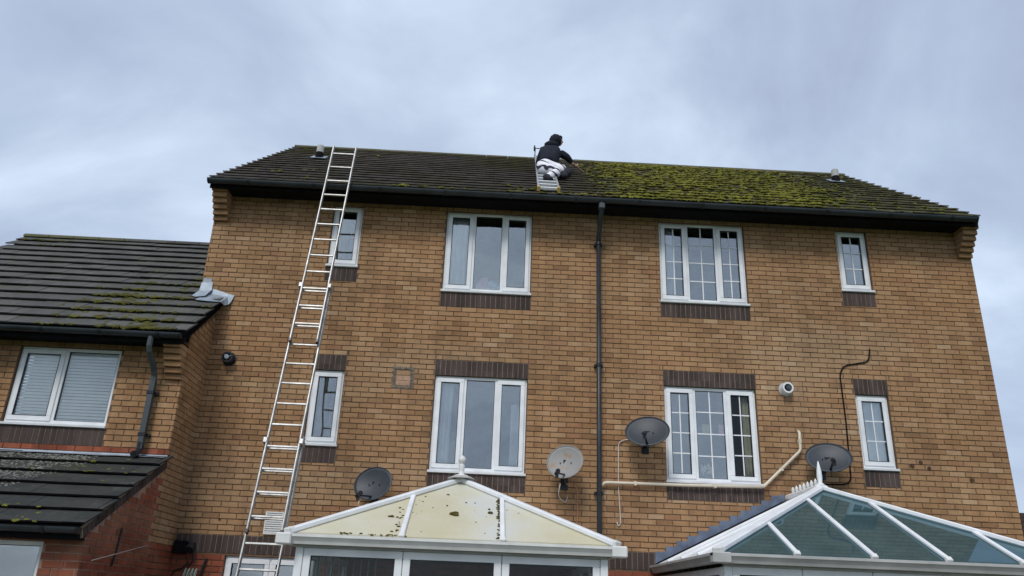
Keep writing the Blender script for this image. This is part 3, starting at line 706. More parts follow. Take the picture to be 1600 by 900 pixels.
mb = MB(); q_ = [PS.P(0, .03, -.12), PS.P(0, PS.L-.04, -.12), PS.P(0, PS.L-.04, .0), PS.P(0, .03, .0)]; mb.hexa([(NX1-.011, *q_[0][1:]), (NX1+.006, *q_[0][1:]), (NX1+.006, *q_[1][1:]), (NX1-.011, *q_[1][1:]), (NX1-.011, *q_[3][1:]), (NX1+.006, *q_[3][1:]), (NX1+.006, *q_[2][1:]), (NX1-.011, *q_[2][1:])]); mb.build('verge_mortar', 'pale_mortar', side2)
tile_roof(PS, roof3, NX0-.05, -5.525, 6, PS.L/6, 0.36, ['lichen_tile', 'dark_board'], 120, jit=.006)
def dens_P(x, t): return 1.1*max(0, nz3(x*2.6+3, t*2.2)-.52)
moss_on(PS, roof3, NX0, -5.56, 6, PS.L/6, .36, dens_P, 'moss', size=.7)
lm = MB()                                                         # crusted lichen on the upper left tiles
for q in range(7000):
    x = random.uniform(-8.2, -5.9); t = random.uniform(.5, PS.L-.12); lim = -6.75+.55*(t-1.1)
    if x > lim or random.random() > 1.9*max(0, nz2(x*3.2, t*2.6)-.25): continue
    kk = t/(PS.L/6); h = .058-.034*(kk-int(kk)); s = random.uniform(.004, .012); blob(lm, PS.P(x, t, h+.002), s*1.5, s, .004, .35, None, (PS.c, PS.s))
simple('lichen', (0.17, 0.168, 0.145), 1.0, var=.35, scale=20)
tag(lm.build('lichen', 'lichen', roof3, fix=False), kind='stuff')
# eaves boards, gutters, downpipe
mb = MB(); mb.box(NX0, -1.105, 4.70, NX1+.0, NY-.004, 4.715); mb.build('soffit', 'dark_board', house2)
mb = MB(); mb.box(NX0-.02, -1.125, 4.66, RX1-.03, -1.106, 4.83); mb.build('fascia', 'dark_board', house2)
mb = MB(); v0 = [NS.P(RX1-.035, .0, .02), NS.P(RX1-.035, 1.36, .02), NS.P(RX1-.035, 1.36, -.11), NS.P(RX1-.035, .0, -.11)]
mb.hexa([v0[3], v0[2], (NX1+.002, *v0[2][1:]), (NX1+.002, *v0[3][1:]), v0[0], v0[1], (NX1+.002, *v0[1][1:]), (NX1+.002, *v0[0][1:])]); mb.build('verge_board', 'dark_board', house2)
def gutter(parent, yc, zc, x0, x1, r, nb):
    gt = MB(); seq = [math.pi+math.pi*q/10 for q in range(11)]
    gt.extrude_x([(yc+r*math.cos(a), zc+r*math.sin(a)) for a in seq]+[(yc+(r-.007)*math.cos(a), zc+(r-.007)*math.sin(a)) for a in reversed(seq)], x0, x1); o = gt.build('gutter', 'gutter_plastic', parent)
    for k in range(nb):
        xb = x0+(x1-x0)*(k+.62)/nb; b = MB(); b.extrude_x([(yc+(r+.008)*math.cos(a), zc+(r+.008)*math.sin(a)) for a in seq]+[(yc+(r+.001)*math.cos(a), zc+(r+.001)*math.sin(a)) for a in reversed(seq)], xb-.02, xb+.02); b.build('gutter_bracket', 'black_plastic', o)
    for xe in (x0, x1):
        b = MB(); b.extrude_x([(yc+(r+.004)*math.cos(a), zc+(r+.004)*math.sin(a)) for a in seq], xe-.01, xe+.01); b.build('end_cap', 'black_plastic', o)
    return o
gutter(house2, -1.19, 4.775, NX0, -5.56, .062, 6); gutter(house2, -2.735, 2.245, NX0, -5.56, .06, 5)
mb = MB(); mb.box(NX0, -2.675, 2.13, NX1-.01, -2.655, 2.27); mb.build('lean_to_fascia', 'dark_board', house2)
mb = MB(); mb.box(NX0, -2.654, 2.135, NX1-.01, PYF-.004, 2.15); mb.build('lean_to_soffit', 'dark_board', house2)
dq = MB(); dq.tube([(-5.93, -1.19, 4.73), (-5.93, -1.19, 4.60), (-5.925, -1.17, 4.54), (-5.915, -.95, 4.36), (-5.91, -.90, 4.28), (-5.91, -.89, 4.2)], .037, 10)
dq.box(-5.945, -.925, 3.34, -5.877, -.857, 4.24); dqo = dq.build('downpipe', 'pipe_grey', house2)
mb = MB(); mb.tube([(-5.911, -.89, 3.42), (-5.911, -.89, 3.32), (-5.915, -.95, 3.27), (-5.918, -1.02, 3.25)], .043, 10); mb.build('shoe', 'black_plastic', dqo)
for z in (4.06, 3.52):
    mb = MB(); mb.box(-5.955, -.932, z-.02, -5.867, -.85, z+.02); mb.box(-5.985, -.86, z-.017, -5.837, -.804, z+.017); mb.build('pipe_bracket', 'black_plastic', dqo)
# lead: flashing over the lean-to, soaker where the roof meets the tall wall
mb = MB(); n = 30
for k in range(n):
    xa, xb = NX0+(NX1-NX0)*k/n, NX0+(NX1-NX0)*(k+1)/n; wob = lambda x: .008*math.sin(x*5.1)+.006*math.sin(x*13)
    mb.quad((xa, NY-.006, 3.285), (xb, NY-.006, 3.285), (xb, NY-.02, 3.262), (xa, NY-.02, 3.262))
    mb.quad((xa, NY-.02, 3.262), (xb, NY-.02, 3.262), PS.P(xb, PS.L-.13+wob(xb), .055), PS.P(xa, PS.L-.13+wob(xa), .055))
mb.build('lead_flashing', 'lead', house2)
def lead_sheet(pts_grid, name):
    mb = MB(); nr, nc = len(pts_grid), len(pts_grid[0])
    for r in pts_grid: mb.v += [tuple(p) for p in r]
    for i in range(nr-1):
        for j in range(nc-1): mb.f.append((i*nc+j, i*nc+j+1, (i+1)*nc+j+1, (i+1)*nc+j)); mb.mi.append(0)
    o = mb.build(name, 'lead', house2); m_ = o.modifiers.new('thickness', 'SOLIDIFY'); m_.thickness = .004; return o
zr = lambda y: NS.z0+(y-NS.y0)*math.tan(NS.a)
lead_sheet([[(-5.80, -.010, zr(0)+.17), (-5.62, -.012, zr(0)+.13), (-5.46, -.014, zr(0)+.08), (-5.37, -.016, zr(0)+.06)],
            [(-5.80, -.03, zr(0)+.06), (-5.62, -.03, zr(0)+.05), (-5.46, -.03, zr(0)+.03), (-5.39, -.03, zr(0)-.03)],
            [(-5.82, -.10, zr(-.1)+.07), (-5.62, -.11, zr(-.11)+.075), (-5.47, -.10, zr(-.1)+.04), (-5.42, -.05, zr(0)-.10)],
            [(-5.83, -.26, zr(-.26)+.085), (-5.62, -.28, zr(-.28)+.08), (-5.475, -.22, zr(-.22)+.05), (-5.455, -.12, zr(0)-.14)]], 'lead_flashing')
lead_sheet([[(-5.88, -.012, zr(0)+.24), (-5.80, -.013, zr(0)+.24), (-5.72, -.014, zr(0)+.26)], [(-5.88, -.05, zr(0)+.10), (-5.80, -.05, zr(0)+.09), (-5.70, -.045, zr(0)+.12)], [(-5.93, -.16, zr(-.16)+.10), (-5.86, -.19, zr(-.19)+.10), (-5.74, -.15, zr(-.15)+.105)]], 'lead_soaker')
mb = MB(); mb.box(-5.86, -.012, 5.92, -5.74, -.002, 6.02); mb.build('lead_tab', 'lead', house2)

# ------------------------------------------------------------------ conservatories
def ogee_gutter(parent, pts, z, m, name='gutter'):
    """box gutter with a curved face that follows a polyline of (x, y) seen from outside, left to right"""
    prof = [(0.0, 0.0), (0.055, 0.0), (0.066, 0.028), (0.092, 0.062), (0.100, 0.066), (0.100, 0.092), (0.088, 0.092), (0.088, 0.075), (0.0, 0.075)]   # (out, up)
    n = len(prof); mb = MB(); P = [Vector((p[0], p[1])) for p in pts]; rings = []
    for k, p in enumerate(P):
        d0 = (P[k]-P[k-1]).normalized() if k else (P[1]-P[0]).normalized(); d1 = (P[k+1]-P[k]).normalized() if k < len(P)-1 else d0
        n0 = Vector((d0.y, -d0.x)); n1 = Vector((d1.y, -d1.x)); nn = (n0+n1).normalized(); s = 1/max(.3, nn.dot(n0))
        rings.append(len(mb.v)); mb.v += [(p.x+nn.x*o*s, p.y+nn.y*o*s, z+u) for o, u in prof]
    for k in range(len(P)-1):
        for j in range(n): a, b = rings[k], rings[k+1]; mb.f.append((a+j, a+(j+1) % n, b+(j+1) % n, b+j)); mb.mi.append(0)
    for e in (0, -1): mb.f.append(tuple(rings[e]+j for j in range(n))); mb.mi.append(0)
    return mb.build(name, m, parent)
def framed_side(parent, a, b, z0, z1, n, m, glassm='clear_pane', tip=True):
    """n glazed frames side by side between plan points a and b (left to right from outside)"""
    a, b = Vector((*a, 0)), Vector((*b, 0)); d = (b-a).normalized(); L = (b-a).length; out = Vector((d.y, -d.x, 0))
    def bx(mb, s0, s1, q0, q1, o0, o1):
        mb.hexa([a+d*s+out*o+Vector((0, 0, q)) for q in (q0, q1) for s, o in ((s0, o1), (s1, o1), (s1, o0), (s0, o0))])
    post = MB(); bx(post, -.03, .045, z0, z1, -.03, .03); post.build('corner_post', m, parent, bevel=.004)
    post = MB(); bx(post, L-.045, L+.03, z0, z1, -.03, .031); post.build('corner_post', m, parent, bevel=.004)
    w = (L-.09)/n
    for k in range(n):
        s0, s1 = .045+k*w+.003, .045+(k+1)*w-.003; fr = MB(); t = .075
        bx(fr, s0, s1, z0, z0+t, -.03, .02); bx(fr, s0, s1, z1-t, z1, -.03, .02); bx(fr, s0, s0+t, z0+t, z1-t, -.03, .02); bx(fr, s1-t, s1, z0+t, z1-t, -.03, .02)
        f = fr.build('window', m, parent, bevel=.005)
        gk = MB(); bx(gk, s0+t-.001, s1-t+.001, z1-t-.006, z1-t+.001, .0, .0205); bx(gk, s0+t-.001, s1-t+.001, z0+t-.001, z0+t+.006, .0, .0205); bx(gk, s0+t-.001, s0+t+.006, z0+t, z1-t, .0, .0205); bx(gk, s1-t-.006, s1-t+.001, z0+t, z1-t, .0, .0205); gk.build('gasket', 'black_plastic', f)
        pn = MB(); bx(pn, s0+t-.002, s1-t+.002, z0+t-.002, z1-t+.002, -.004, .002); pn.build('pane', glassm, f)
def dwarf_wall(parent, pts, z1):
    for (a, b) in zip(pts[:-1], pts[1:]):
        mb = MB(); mb.bar((*a, z1/2), (*b, z1/2), .1, z1, (0, 0, 1)); mb.build('dwarf_wall', 'red_brick', parent)
def clip_line(p0, p1, x):
    t = (x-p0[0])/(p1[0]-p0[0]); return tuple(p0[k]+(p1[k]-p0[k])*t for k in range(3))
def conservatory(root, x0, x1, yf, ze, ridge_x, ridge_y, ridge_z, bars_front, bars_side, panel, bar_m, frame_m, gut_m, panels_front, panel_name, left_panel=None):
    FLc, FRc = (x0, yf, ze), (x1, yf, ze); A = (ridge_x, ridge_y, ridge_z); B = (ridge_x, -.01, ridge_z); BLc, BRc = (x0, -.01, ze), (x1, -.01, ze)
    up_ = Vector((0, 0, .012))
    hipz = lambda x: clip_line(FLc, A, x) if x < ridge_x else clip_line(FRc, A, x)
    # front slope panels between the bars
    xs = [x0]+list(bars_front)+[x1]
    for a, b in zip(xs[:-1], xs[1:]):
        pts = [(a, yf, ze), (b, yf, ze)]
        if b != x1: pts.append(hipz(b))
        if a < ridge_x < b: pts.append(A)
        if a != x0: pts.append(hipz(a))
        mb = MB(); mb.poly(pts); mb.poly([(p[0], p[1]+.006, p[2]-.014) for p in reversed(pts)])
        for i in range(len(pts)):
            p, q = pts[i], pts[(i+1) % len(pts)]; mb.quad(p, q, (q[0], q[1]+.006, q[2]-.014), (p[0], p[1]+.006, p[2]-.014))
        mb.build(panel_name, panel, root, fix=False)
    # side slopes
    for sgn, C0, W0 in ((-1, FLc, BLc), (1, FRc, BRc)):
        yb = [yf]+list(bars_side)+[-.01]
        hip_at = lambda y: (lambda t: tuple(C0[k]+(A[k]-C0[k])*t for k in range(3)))((y-yf)/(ridge_y-yf))
        topp = lambda y: hip_at(y) if y < ridge_y else (ridge_x, y, ridge_z)
        for a, b in zip(yb[:-1], yb[1:]):
            pts = [(C0[0], a, ze), topp(a)]
            if a < ridge_y < b: pts.append(A)
            pts += [topp(b), (C0[0], b, ze)]
            if a == yf: pts.pop(1) if pts[1] == pts[0] else None
            if a == yf: pts = [(C0[0], a, ze)]+([A] if a < ridge_y < b else [])+[topp(b), (C0[0], b, ze)]
            mb = MB(); mb.poly(pts); mb.poly([(p[0]-sgn*.006, p[1], p[2]-.014) for p in reversed(pts)]); mb.build(panel_name if not (left_panel and sgn < 0) else 'white_panel', left_panel if left_panel and sgn < 0 else panel, root, fix=False)
            if b < -.02:
                br = MB(); q0 = Vector((C0[0], b, ze))+up_; q1 = Vector(topp(b))+up_; br.bar(q0, q1, .045, .03); br.build('glazing_bar', bar_m, root, bevel=.006)
    for x in bars_front:
        br = MB(); q0 = Vector((x, yf-.02, ze-.005))+up_; q1 = Vector(hipz(x))+up_; br.bar(q0, q1, .05, .034); bo = br.build('glazing_bar', bar_m, root, bevel=.008)
        cp = MB(); cp.bar(q0+Vector((0, -.018, -.02)), q0+Vector((0, .03, .016)), .062, .05); cp.build('bar_cap', 'dirty_upvc', bo, bevel=.008)
    for Cn in (FLc, FRc):
        br = MB(); q0 = Vector(Cn)+up_*1.4; q1 = Vector(A)+up_*1.6; br.bar(q0-(q1-q0).normalized()*.03, q1, .105, .055); ho = br.build('hip_rafter', bar_m, root, bevel=.012)
        cp = MB(); cp.bar(q0-(q1-q0).normalized()*.05, q0+(q1-q0).normalized()*.03, .10, .066); cp.build('bar_cap', 'dirty_upvc', ho, bevel=.01)
    rb = MB(); rb.box(ridge_x-.07, ridge_y-.03, ridge_z-.02, ridge_x+.07, -.012, ridge_z+.055); rd = rb.build('ridge', bar_m, root, bevel=.02)
    # eaves rail just above the gutter
    er = MB(); er.box(x0, yf-.004, ze-.045, x1, yf+.03, ze-.012); er.build('eaves_rail', 'dirty_upvc', root)
    for sx, xx_ in ((1, x0), (-1, x1)):
        er = MB(); er.box(min(xx_-.004*sx, xx_+.03*sx), yf+.031, ze-.045, max(xx_-.004*sx, xx_+.03*sx), -.012, ze-.012); er.build('eaves_rail', 'dirty_upvc', root)
    return rd
# left: yellowed sheet roof
consL = empty('conservatory', (-1.84, -1.5, 0), 'white conservatory with yellowed opaque roof panels spotted with moss', 'conservatory', 'conservatories')
cx0, cx1, cyf, cze = -3.43, -0.25, -2.93, 2.275
rd = conservatory(consL, cx0, cx1, cyf, cze, -1.84, -1.45, 3.035, (-2.345, -1.355), (-1.95, -.98), 'polycarbonate', 'upvc', 'upvc', 'upvc', True, 'roof_panel')
gu = ogee_gutter(consL, [(cx0+.015, -.02), (cx0+.015, cyf+.015), (cx1-.015, cyf+.015), (cx1-.015, -.02)], 2.165, 'dirty_upvc')
for xc in (cx0-.04, cx1+.04):
    mb = MB(); mb.box(xc-.075, cyf-.105, 2.155, xc+.075, cyf+.04, 2.262); mb.build('gutter_corner', 'dirty_upvc', gu, bevel=.012)
fx0, fx1, fy = -3.34, -0.335, -2.845
framed_side(consL, (fx0, fy), (fx1, fy), .62, 2.14, 3, 'upvc'); framed_side(consL, (fx0, -.03), (fx0, fy+.08), .62, 2.14, 3, 'upvc'); framed_side(consL, (fx1, fy+.08), (fx1, -.03), .62, 2.14, 3, 'upvc')
mb = MB(); ring(mb, fx0-.03, fx1+.03, 2.141, 2.168, .0135, fy-.03, fy+.03); mb.box(fx0-.03, fy-.032, 2.141, fx1+.03, fy+.03, 2.164); mb.build('head_rail', 'aged_upvc', consL)
dwarf_wall(consL, [(fx0, -.03), (fx0, fy), (fx1, fy), (fx1, -.03)], .618)
def finial(root, x, y, z, h, m, knob=True):
    mb = MB(); pr_ = [(0, .085), (.018, .08), (.03, .035), (.08, .032), (.14, .036), (.15, .03), (.16, .022), (.175, .034), (.195, .045), (.215, .047), (.235, .042), (.252, .03), (.266, .01)] if knob else [(0, .06), (.02, .05), (.04, .026), (.1, .034), (.16, .03), (.22, .018), (.27, .006)]
    mb.tube([(x, y, z+a*h/.26) for a, _ in pr_], [b for _, b in pr_], 14); return mb.build('finial', m, root, smooth=True)
finial(rd, -1.84, -1.45, 3.085, .245, 'dirty_upvc')
mb = MB(); mb.tube([(-1.84, -1.47, 3.055), (-1.84, -1.47, 3.088)], [.17, .10], 10); mb.build('ridge_cap', 'aged_upvc', rd)
# moss knocked down on to the sheets
def on_front(root, x, f, x0, x1, yf, ze, A):
    s = (A[2]-ze)/(A[1]-yf); return (x, yf+f, ze+f*s)
ml = MB()
for (x, f, s) in [(-1.86, .55, .042), (-1.84, .52, .035), (-1.82, .555, .03), (-1.475, .62, .03), (-1.49, .70, .014), (-2.50, .42, .026), (-1.95, .75, .012), (-1.97, 1.05, .014), (-1.75, .85, .01)]:
    for q in range(3): p = on_front(consL, x+random.gauss(0, s*.5), f+random.gauss(0, s*.3), cx0, cx1, cyf, cze, (0, -1.45, 3.035)); blob(ml, (p[0], p[1], p[2]+.008), s*.8, s*.6, s*.5, .35)
for q in range(150):                     # crumbs along bars and gutter
    k = random.random()
    if k < .42: x, f = -1.392+random.gauss(0, .010), random.uniform(.02, 1.0)
    elif k < .58: x, f = -2.395-abs(random.gauss(0, .035)), random.uniform(.02, .7)
    elif k < .80: x, f = random.uniform(-2.95, -2.3), random.uniform(-.005, .02)
    else: x, f = random.uniform(-2.4, -1.0), random.uniform(.1, 1.1)
    if f > 1.48*(1-abs(x+1.84)/1.62): continue
    p = on_front(consL, x, f, cx0, cx1, cyf, cze, (0, -1.45, 3.035)); s = random.uniform(.005, .015)*(.6 if k > .8 else 1); blob(ml, (p[0], p[1], p[2]+.004), s*1.3, s, s*.6, .35)
tag(ml.build('moss_crumbs', 'brown_moss', consL, fix=False), kind='stuff')
# right: tinted glass roof, lead stepped against the wall
consR = empty('conservatory', (2.64, -1.5, 0), 'white conservatory with tinted blue-green glass roof and stepped lead flashing', 'conservatory', 'conservatories')
qx0, qx1, qyf, qze = 0.76, 4.52, -3.03, 2.255
rd2 = conservatory(consR, qx0, qx1, qyf, qze, 2.64, -1.10, 3.175, (1.525, 2.29, 3.03, 3.775), (-2.2, -1.45, -.72), 'tinted_glass', 'upvc', 'upvc', 'aged_upvc', True, 'roof_pane', 'upvc')
gu = ogee_gutter(consR, [(qx0+.015, -.02), (qx0+.015, qyf+.015), (qx1-.015, qyf+.015), (qx1-.015, -.02)], 2.145, 'aged_upvc')
mb = MB(); mb.box(qx0-.085, qyf-.088, 2.14, qx0+.10, qyf+.03, 2.245); mb.build('gutter_joint', 'aged_upvc', gu, bevel=.012)
ex0, ex1, ey = .85, 4.43, -2.945
framed_side(consR, (ex0, ey), (ex1, ey), .62, 2.12, 5, 'upvc'); framed_side(consR, (ex0, -.03), (ex0, ey+.08), .62, 2.12, 4, 'upvc'); framed_side(consR, (ex1, ey+.08), (ex1, -.03), .62, 2.12, 4, 'upvc')
mb = MB(); mb.box(ex0-.03, ey-.032, 2.121, ex1+.03, ey+.03, 2.146); mb.build('head_rail', 'aged_upvc', consR)
dwarf_wall(consR, [(ex0, -.03), (ex0, ey), (ex1, ey), (ex1, -.03)], .618)
finial(rd2, 2.64, -1.09, 3.21, .30, 'upvc', False)
mb = MB(); mb.box(2.56, -1.16, 3.14, 2.72, -1.02, 3.215); mb.build('ridge_end', 'upvc', rd2, bevel=.02)
for k in range(7):
    y = -.95+k*.13; mb = MB(); mb.tube([(2.64, y, 3.22), (2.64, y, 3.25), (2.64, y, 3.27), (2.64, y, 3.30), (2.64, y, 3.325)], [.03, .015, .026, .018, .004], 8); mb.build('cresting', 'dirty_upvc', rd2, smooth=True)
for sgn in (-1, 1):                       # stepped lead up the wall along each slope
    n = 12; ang = (3.175-qze)/(2.64-qx0); xe = qx0 if sgn < 0 else qx1
    for k in range(n):
        xa = xe-sgn*(k*(2.64-qx0-.1)/n); xb = xe-sgn*((k+1)*(2.64-qx0-.1)/n+.03); z0_ = qze+abs(xa-xe)*ang; zt = z0_+.165+.075*.0
        mb = MB(); d = .012+.0015*(k % 2)
        pts = [(xa, -d, z0_+.01), (xb, -d, z0_+.01+abs(xb-xa)*ang), (xb, -d, zt+.0), (xa, -d, zt)]
        mb.poly(pts); mb.poly([(p[0], -.003, p[2]) for p in reversed(pts)])
        for i in range(4): p, q = pts[i], pts[(i+1) % 4]; mb.quad(p, q, (q[0], -.003, q[2]), (p[0], -.003, p[2]))
        mb.build('lead_step', 'dark_lead', consR)
    mb = MB(); a0 = (xe-sgn*.0, -.016, qze+.012); a1 = (2.64+sgn*.08, -.016, qze+(2.64-qx0-.08)*ang+.012)
    mb.quad(a0, a1, (a1[0], -.15, a1[2]+.012), (a0[0], -.15, a0[2]+.012)); mb.quad((a0[0], -.016, a0[2]+.1), (a1[0], -.016, a1[2]+.1), a1, a0); mb.build('lead_apron', 'dark_lead', consR)

# ------------------------------------------------------------------ long extension ladder against the gutter
def ladder_frame(o, d, n, w, L, rail, name_parent, rung0, pitch, m='aluminium', rung_r=.014, foot=True):
    """o = bottom centre, d = up along the ladder, n = towards the climber, across = x"""
    ax = Vector((1, 0, 0)); ax = (ax-d*ax.dot(d)).normalized()
    for s in (-1, 1):
        mb = MB(); p = o+ax*s*w/2; mb.bar(p, p+d*L, rail[0], rail[1], n); r_ = mb.build('rail', m, name_parent, bevel=.006)
        if foot:
            mb = MB(); mb.bar(p-d*.012, p+d*.03, rail[0]+.006, rail[1]+.006, n); mb.build('end_cap', 'black_plastic', r_)
    t = rung0
    while t < L-.06:
        mb = MB(); a = o+d*t-ax*(w/2-rail[0]/2+.002); b = o+d*t+ax*(w/2-rail[0]/2+.002); mb.bar(a, b, .026, .024, n); mb.build('rung', m, name_parent, bevel=.005); t += pitch
lad = empty('extension_ladder', (-3.96, -2.45, 0), 'long aluminium extension ladder leaning on the gutter of the tall house', 'ladder')
foot = Vector((-3.972, -2.44, .03)); top = Vector((-3.96, -.318, 8.15)); dL = (top-foot).normalized(); nL = Vector((1, 0, 0)).cross(dL).normalized()
if nL.y > 0: nL = -nL
LL = (top-foot).length; PT = .2835; ph0 = LL-.16
def rung_start(s): return (ph0-s) % PT
def sec(s0, s1, w, off): ladder_frame(foot+dL*s0+nL*off, dL, nL, w, s1-s0, (.023, .060), lad, rung_start(s0), PT)
sec(4.84, LL, .345, .055); sec(2.38, 5.80, .385, -.012); sec(0.0, 3.58, .425, -.079)
for s, w, off in ((5.72, .385, .02), (3.48, .425, -.045)):
    for k in (-1, 1):
        mb = MB(); p = foot+dL*s+nL*off+Vector((k*w/2, 0, 0)); mb.bar(p-dL*.035, p+dL*.035, .05, .14, nL); mb.build('guide_bracket', 'aluminium', lad, bevel=.006)
mb = MB(); p = foot+nL*-.079; mb.bar(p+Vector((-.24, 0, -.005)), p+Vector((.24, 0, -.005)), .06, .05, (0, 0, 1)); mb.build('stabiliser', 'black_plastic', lad)

# ------------------------------------------------------------------ roof ladder and worker
Nm = Vector((0, -MAIN.s, MAIN.c)); Dm = Vector((0, MAIN.c, MAIN.s))
rl = empty('roof_ladder', MAIN.P(-.77, .2), 'short white roof ladder hooked over the ridge under the kneeling person', 'ladder')
tb = .16; o = Vector(MAIN.P(-.80, tb, .09)); ttop = Vector(MAIN.P(-.66, MAIN.L+.22, .09)); dR = (ttop-o).normalized()
axr = dR.cross(Nm).normalized()
def rladder():
    L = (ttop-o).length
    for s in (-1, 1):
        mb = MB(); mb.bar(o+axr*s*.155, o+axr*s*.155+dR*L, .03, .06, Nm); r_ = mb.build('rail', 'aluminium', rl, bevel=.005)
        mb = MB(); mb.bar(o+axr*s*.155-dR*.02, o+axr*s*.155+dR*.06, .045, .075, Nm); mb.build('end_cap', 'yellow_rubber', r_)
    t = .06
    while t < L:
        mb = MB(); c = o+dR*t; mb.bar(c-axr*.145, c+axr*.145, .045, .045, Nm); mb.build('rung', 'upvc', rl, bevel=.005); t += .38
    p = ttop
    for s in (-1, 1):
        q = p+axr*s*.155
        mb = MB(); mb.tube([q, q+Vector((0, .12, .16)), q+Vector((0, .2, .16)), q+Vector((0, .42, -.2))], .014, 8); mb.build('ridge_hook', 'aluminium', rl, smooth=True)
    q = p+axr*-.155+Vector((0, .1, .10)); mb = MB(); mb.tube([q+Vector((0, 0, .0)), q+Vector((0, 0, .16))], .012, 8); mb.tube([q+Vector((-.01, 0, .14)), q+Vector((.16, 0, .14))], .010, 8); mb.build('axle', 'black_plastic', rl)
    w = MB(); w.tube([q+Vector((-.03, 0, .14)), q+Vector((.0, 0, .14))], .062, 14); w.build('wheel', 'black_plastic', rl, smooth=False)
rladder()
def skin_obj(name, parent, chains, m, sub=2, root=0):
    """chains: lists of (point, (rx, ry)); the first point of a later chain may repeat an earlier point to branch there"""
    vs_, es, rs, key = [], [], [], {}
    for ch in chains:
        prev = None
        for p, r in ch:
            k = tuple(round(c, 4) for c in p)
            if k not in key: key[k] = len(vs_); vs_.append(k); rs.append(r if isinstance(r, tuple) else (r, r))
            if prev is not None: es.append((prev, key[k]))
            prev = key[k]
    me = bpy.data.meshes.new(name); off = WL[parent]; me.from_pydata([tuple(Vector(v)-off) for v in vs_], es, []); me.materials.append(mat(m))
    ob = bpy.data.objects.new(name, me); col.objects.link(ob); ob.parent = parent; WL[ob] = Vector(off)
    sk = ob.modifiers.new('skin', 'SKIN'); sk.use_smooth_shade = True
    for i, sv in enumerate(me.skin_vertices[0].data): sv.radius = rs[i]; sv.use_root = (i == root)
    if sub: ss = ob.modifiers.new('sub', 'SUBSURF'); ss.levels = sub; ss.render_levels = sub
    return ob
per = empty('person', (-.72, 1.25, 8.75), 'person in dark hooded top and pale dark-banded trousers kneeling on the roof, arm outstretched', 'person')
pel = (-.735, 1.20, 8.86); wst = (-.725, 1.28, 9.02); chs = (-.665, 1.45, 9.30); nck = (-.575, 1.56, 9.52); hdb = (-.555, 1.575, 9.60); hdm = (-.545, 1.58, 9.69); hdt = (-.548, 1.575, 9.78)
shR, elR, wrR = (-.475, 1.55, 9.42), (-.34, 1.53, 9.33), (-.235, 1.60, 9.235)
shL, elL, wrL = (-.80, 1.44, 9.38), (-.86, 1.60, 9.16), (-.74, 1.80, 9.20)
hpR, knR, anR, toR = (-.63, 1.20, 8.85), (-.36, 1.14, 8.80), (-.47, .92, 8.60), (-.45, .82, 8.53)
hpL, knL, anL, toL = (-.83, 1.15, 8.81), (-.56, .88, 8.62), (-.78, .62, 8.34), (-.72, .55, 8.30)
body = skin_obj('body', per, [[(pel, .10), (wst, .085), (chs, (.10, .09)), (nck, .05), (hdb, .062), (hdm, (.078, .09)), (hdt, .055)],
    [(chs, (.10, .09)), (shR, .04), (elR, .035), (wrR, .028)], [(chs, (.10, .09)), (shL, .04), (elL, .035), (wrL, .028)],
    [(pel, .10), (hpR, .07), (knR, .055), (anR, .036), (toR, .03)], [(pel, .10), (hpL, .07), (knL, .055), (anL, .036), (toL, .03)]], 'skin')
tipT = Vector((.035, 2.05, 9.36))
tool_d = (Vector((-.02, 1.98, 9.325))-Vector(wrR)).normalized()
hR = Vector(wrR)+Vector((.055, .035, -.03))
def hand(wr, c, dirv, sidev, name):
    ch = []; wr, c = Vector(wr), Vector(c); dv, sv = Vector(dirv).normalized(), Vector(sidev).normalized(); nv = dv.cross(sv)
    for k, (s, l) in enumerate(((-.03, .07), (-.01, .08), (.01, .077), (.03, .06))):
        b = c+sv*s; ch.append([(tuple(c), (.03, .018)), (tuple(b+dv*.03), .0095), (tuple(b+dv*(.03+l*.5)+nv*.012), .0085), (tuple(b+dv*(.03+l*.55)+nv*.045), .008), (tuple(b+dv*.035+nv*.055), .0075)])
    ch.append([(tuple(c), (.03, .018)), (tuple(c+sv*-.04+dv*.0+nv*.015), .011), (tuple(c+sv*-.045+dv*.03+nv*.04), .0095), (tuple(c+sv*-.03+dv*.05+nv*.055), .008)])
    skin_obj(name, per, [[(tuple(wr), .027), (tuple(c), (.03, .018))]]+ch, 'skin', 1)
hand(wrR, hR, tool_d, Vector((0, 0, 1)).cross(tool_d), 'hand'); hand(wrL, Vector(wrL)+Vector((.04, .07, -.01)), Vector((.3, .9, .1)), (1, -.3, 0), 'hand')
G = .022
skin_obj('hooded_top', per, [[((pel[0]+.005, pel[1]+.04, pel[2]+.12), .160), (wst, (.165, .155)), (chs, (.19, .165)), ((-.585, 1.55, 9.52), .085)],
    [(chs, (.19, .165)), (shR, .088), (elR, .068), ((wrR[0]-.012, wrR[1]-.008, wrR[2]+.011), .046)], [(chs, (.19, .165)), (shL, .088), (elL, .072), ((wrL[0]-.01, wrL[1]-.02, wrL[2]), .046)]], 'navy_cloth')
hood = MB(); blob(hood, (-.557, 1.568, 9.69), .122, .126, .132, .03, ICO2); blob(hood, (-.635, 1.50, 9.54), .14, .115, .085, .06, ICO2); hd = hood.build('hood', 'navy_cloth', per, smooth=True)
face = MB(); blob(face, (-.475, 1.590, 9.685), .045, .075, .085, .02, ICO2); blob(face, (-.427, 1.590, 9.685), .016, .014, .02, .02, ICO2); fc = face.build('face', 'skin', per, smooth=True)
for s in (-1, 1):
    e_ = MB(); blob(e_, (-.432, 1.590+s*.034, 9.712), .006, .011, .007, .02, ICO1); e_.build('eye', 'hair', fc)
mo = MB(); blob(mo, (-.434, 1.590, 9.645), .006, .024, .006, .02, ICO1); mo.build('mouth', 'terracotta', fc)
hr = MB(); blob(hr, (-.472, 1.588, 9.772), .046, .07, .03, .06, ICO2); hr.build('hair', 'hair', per, smooth=True)
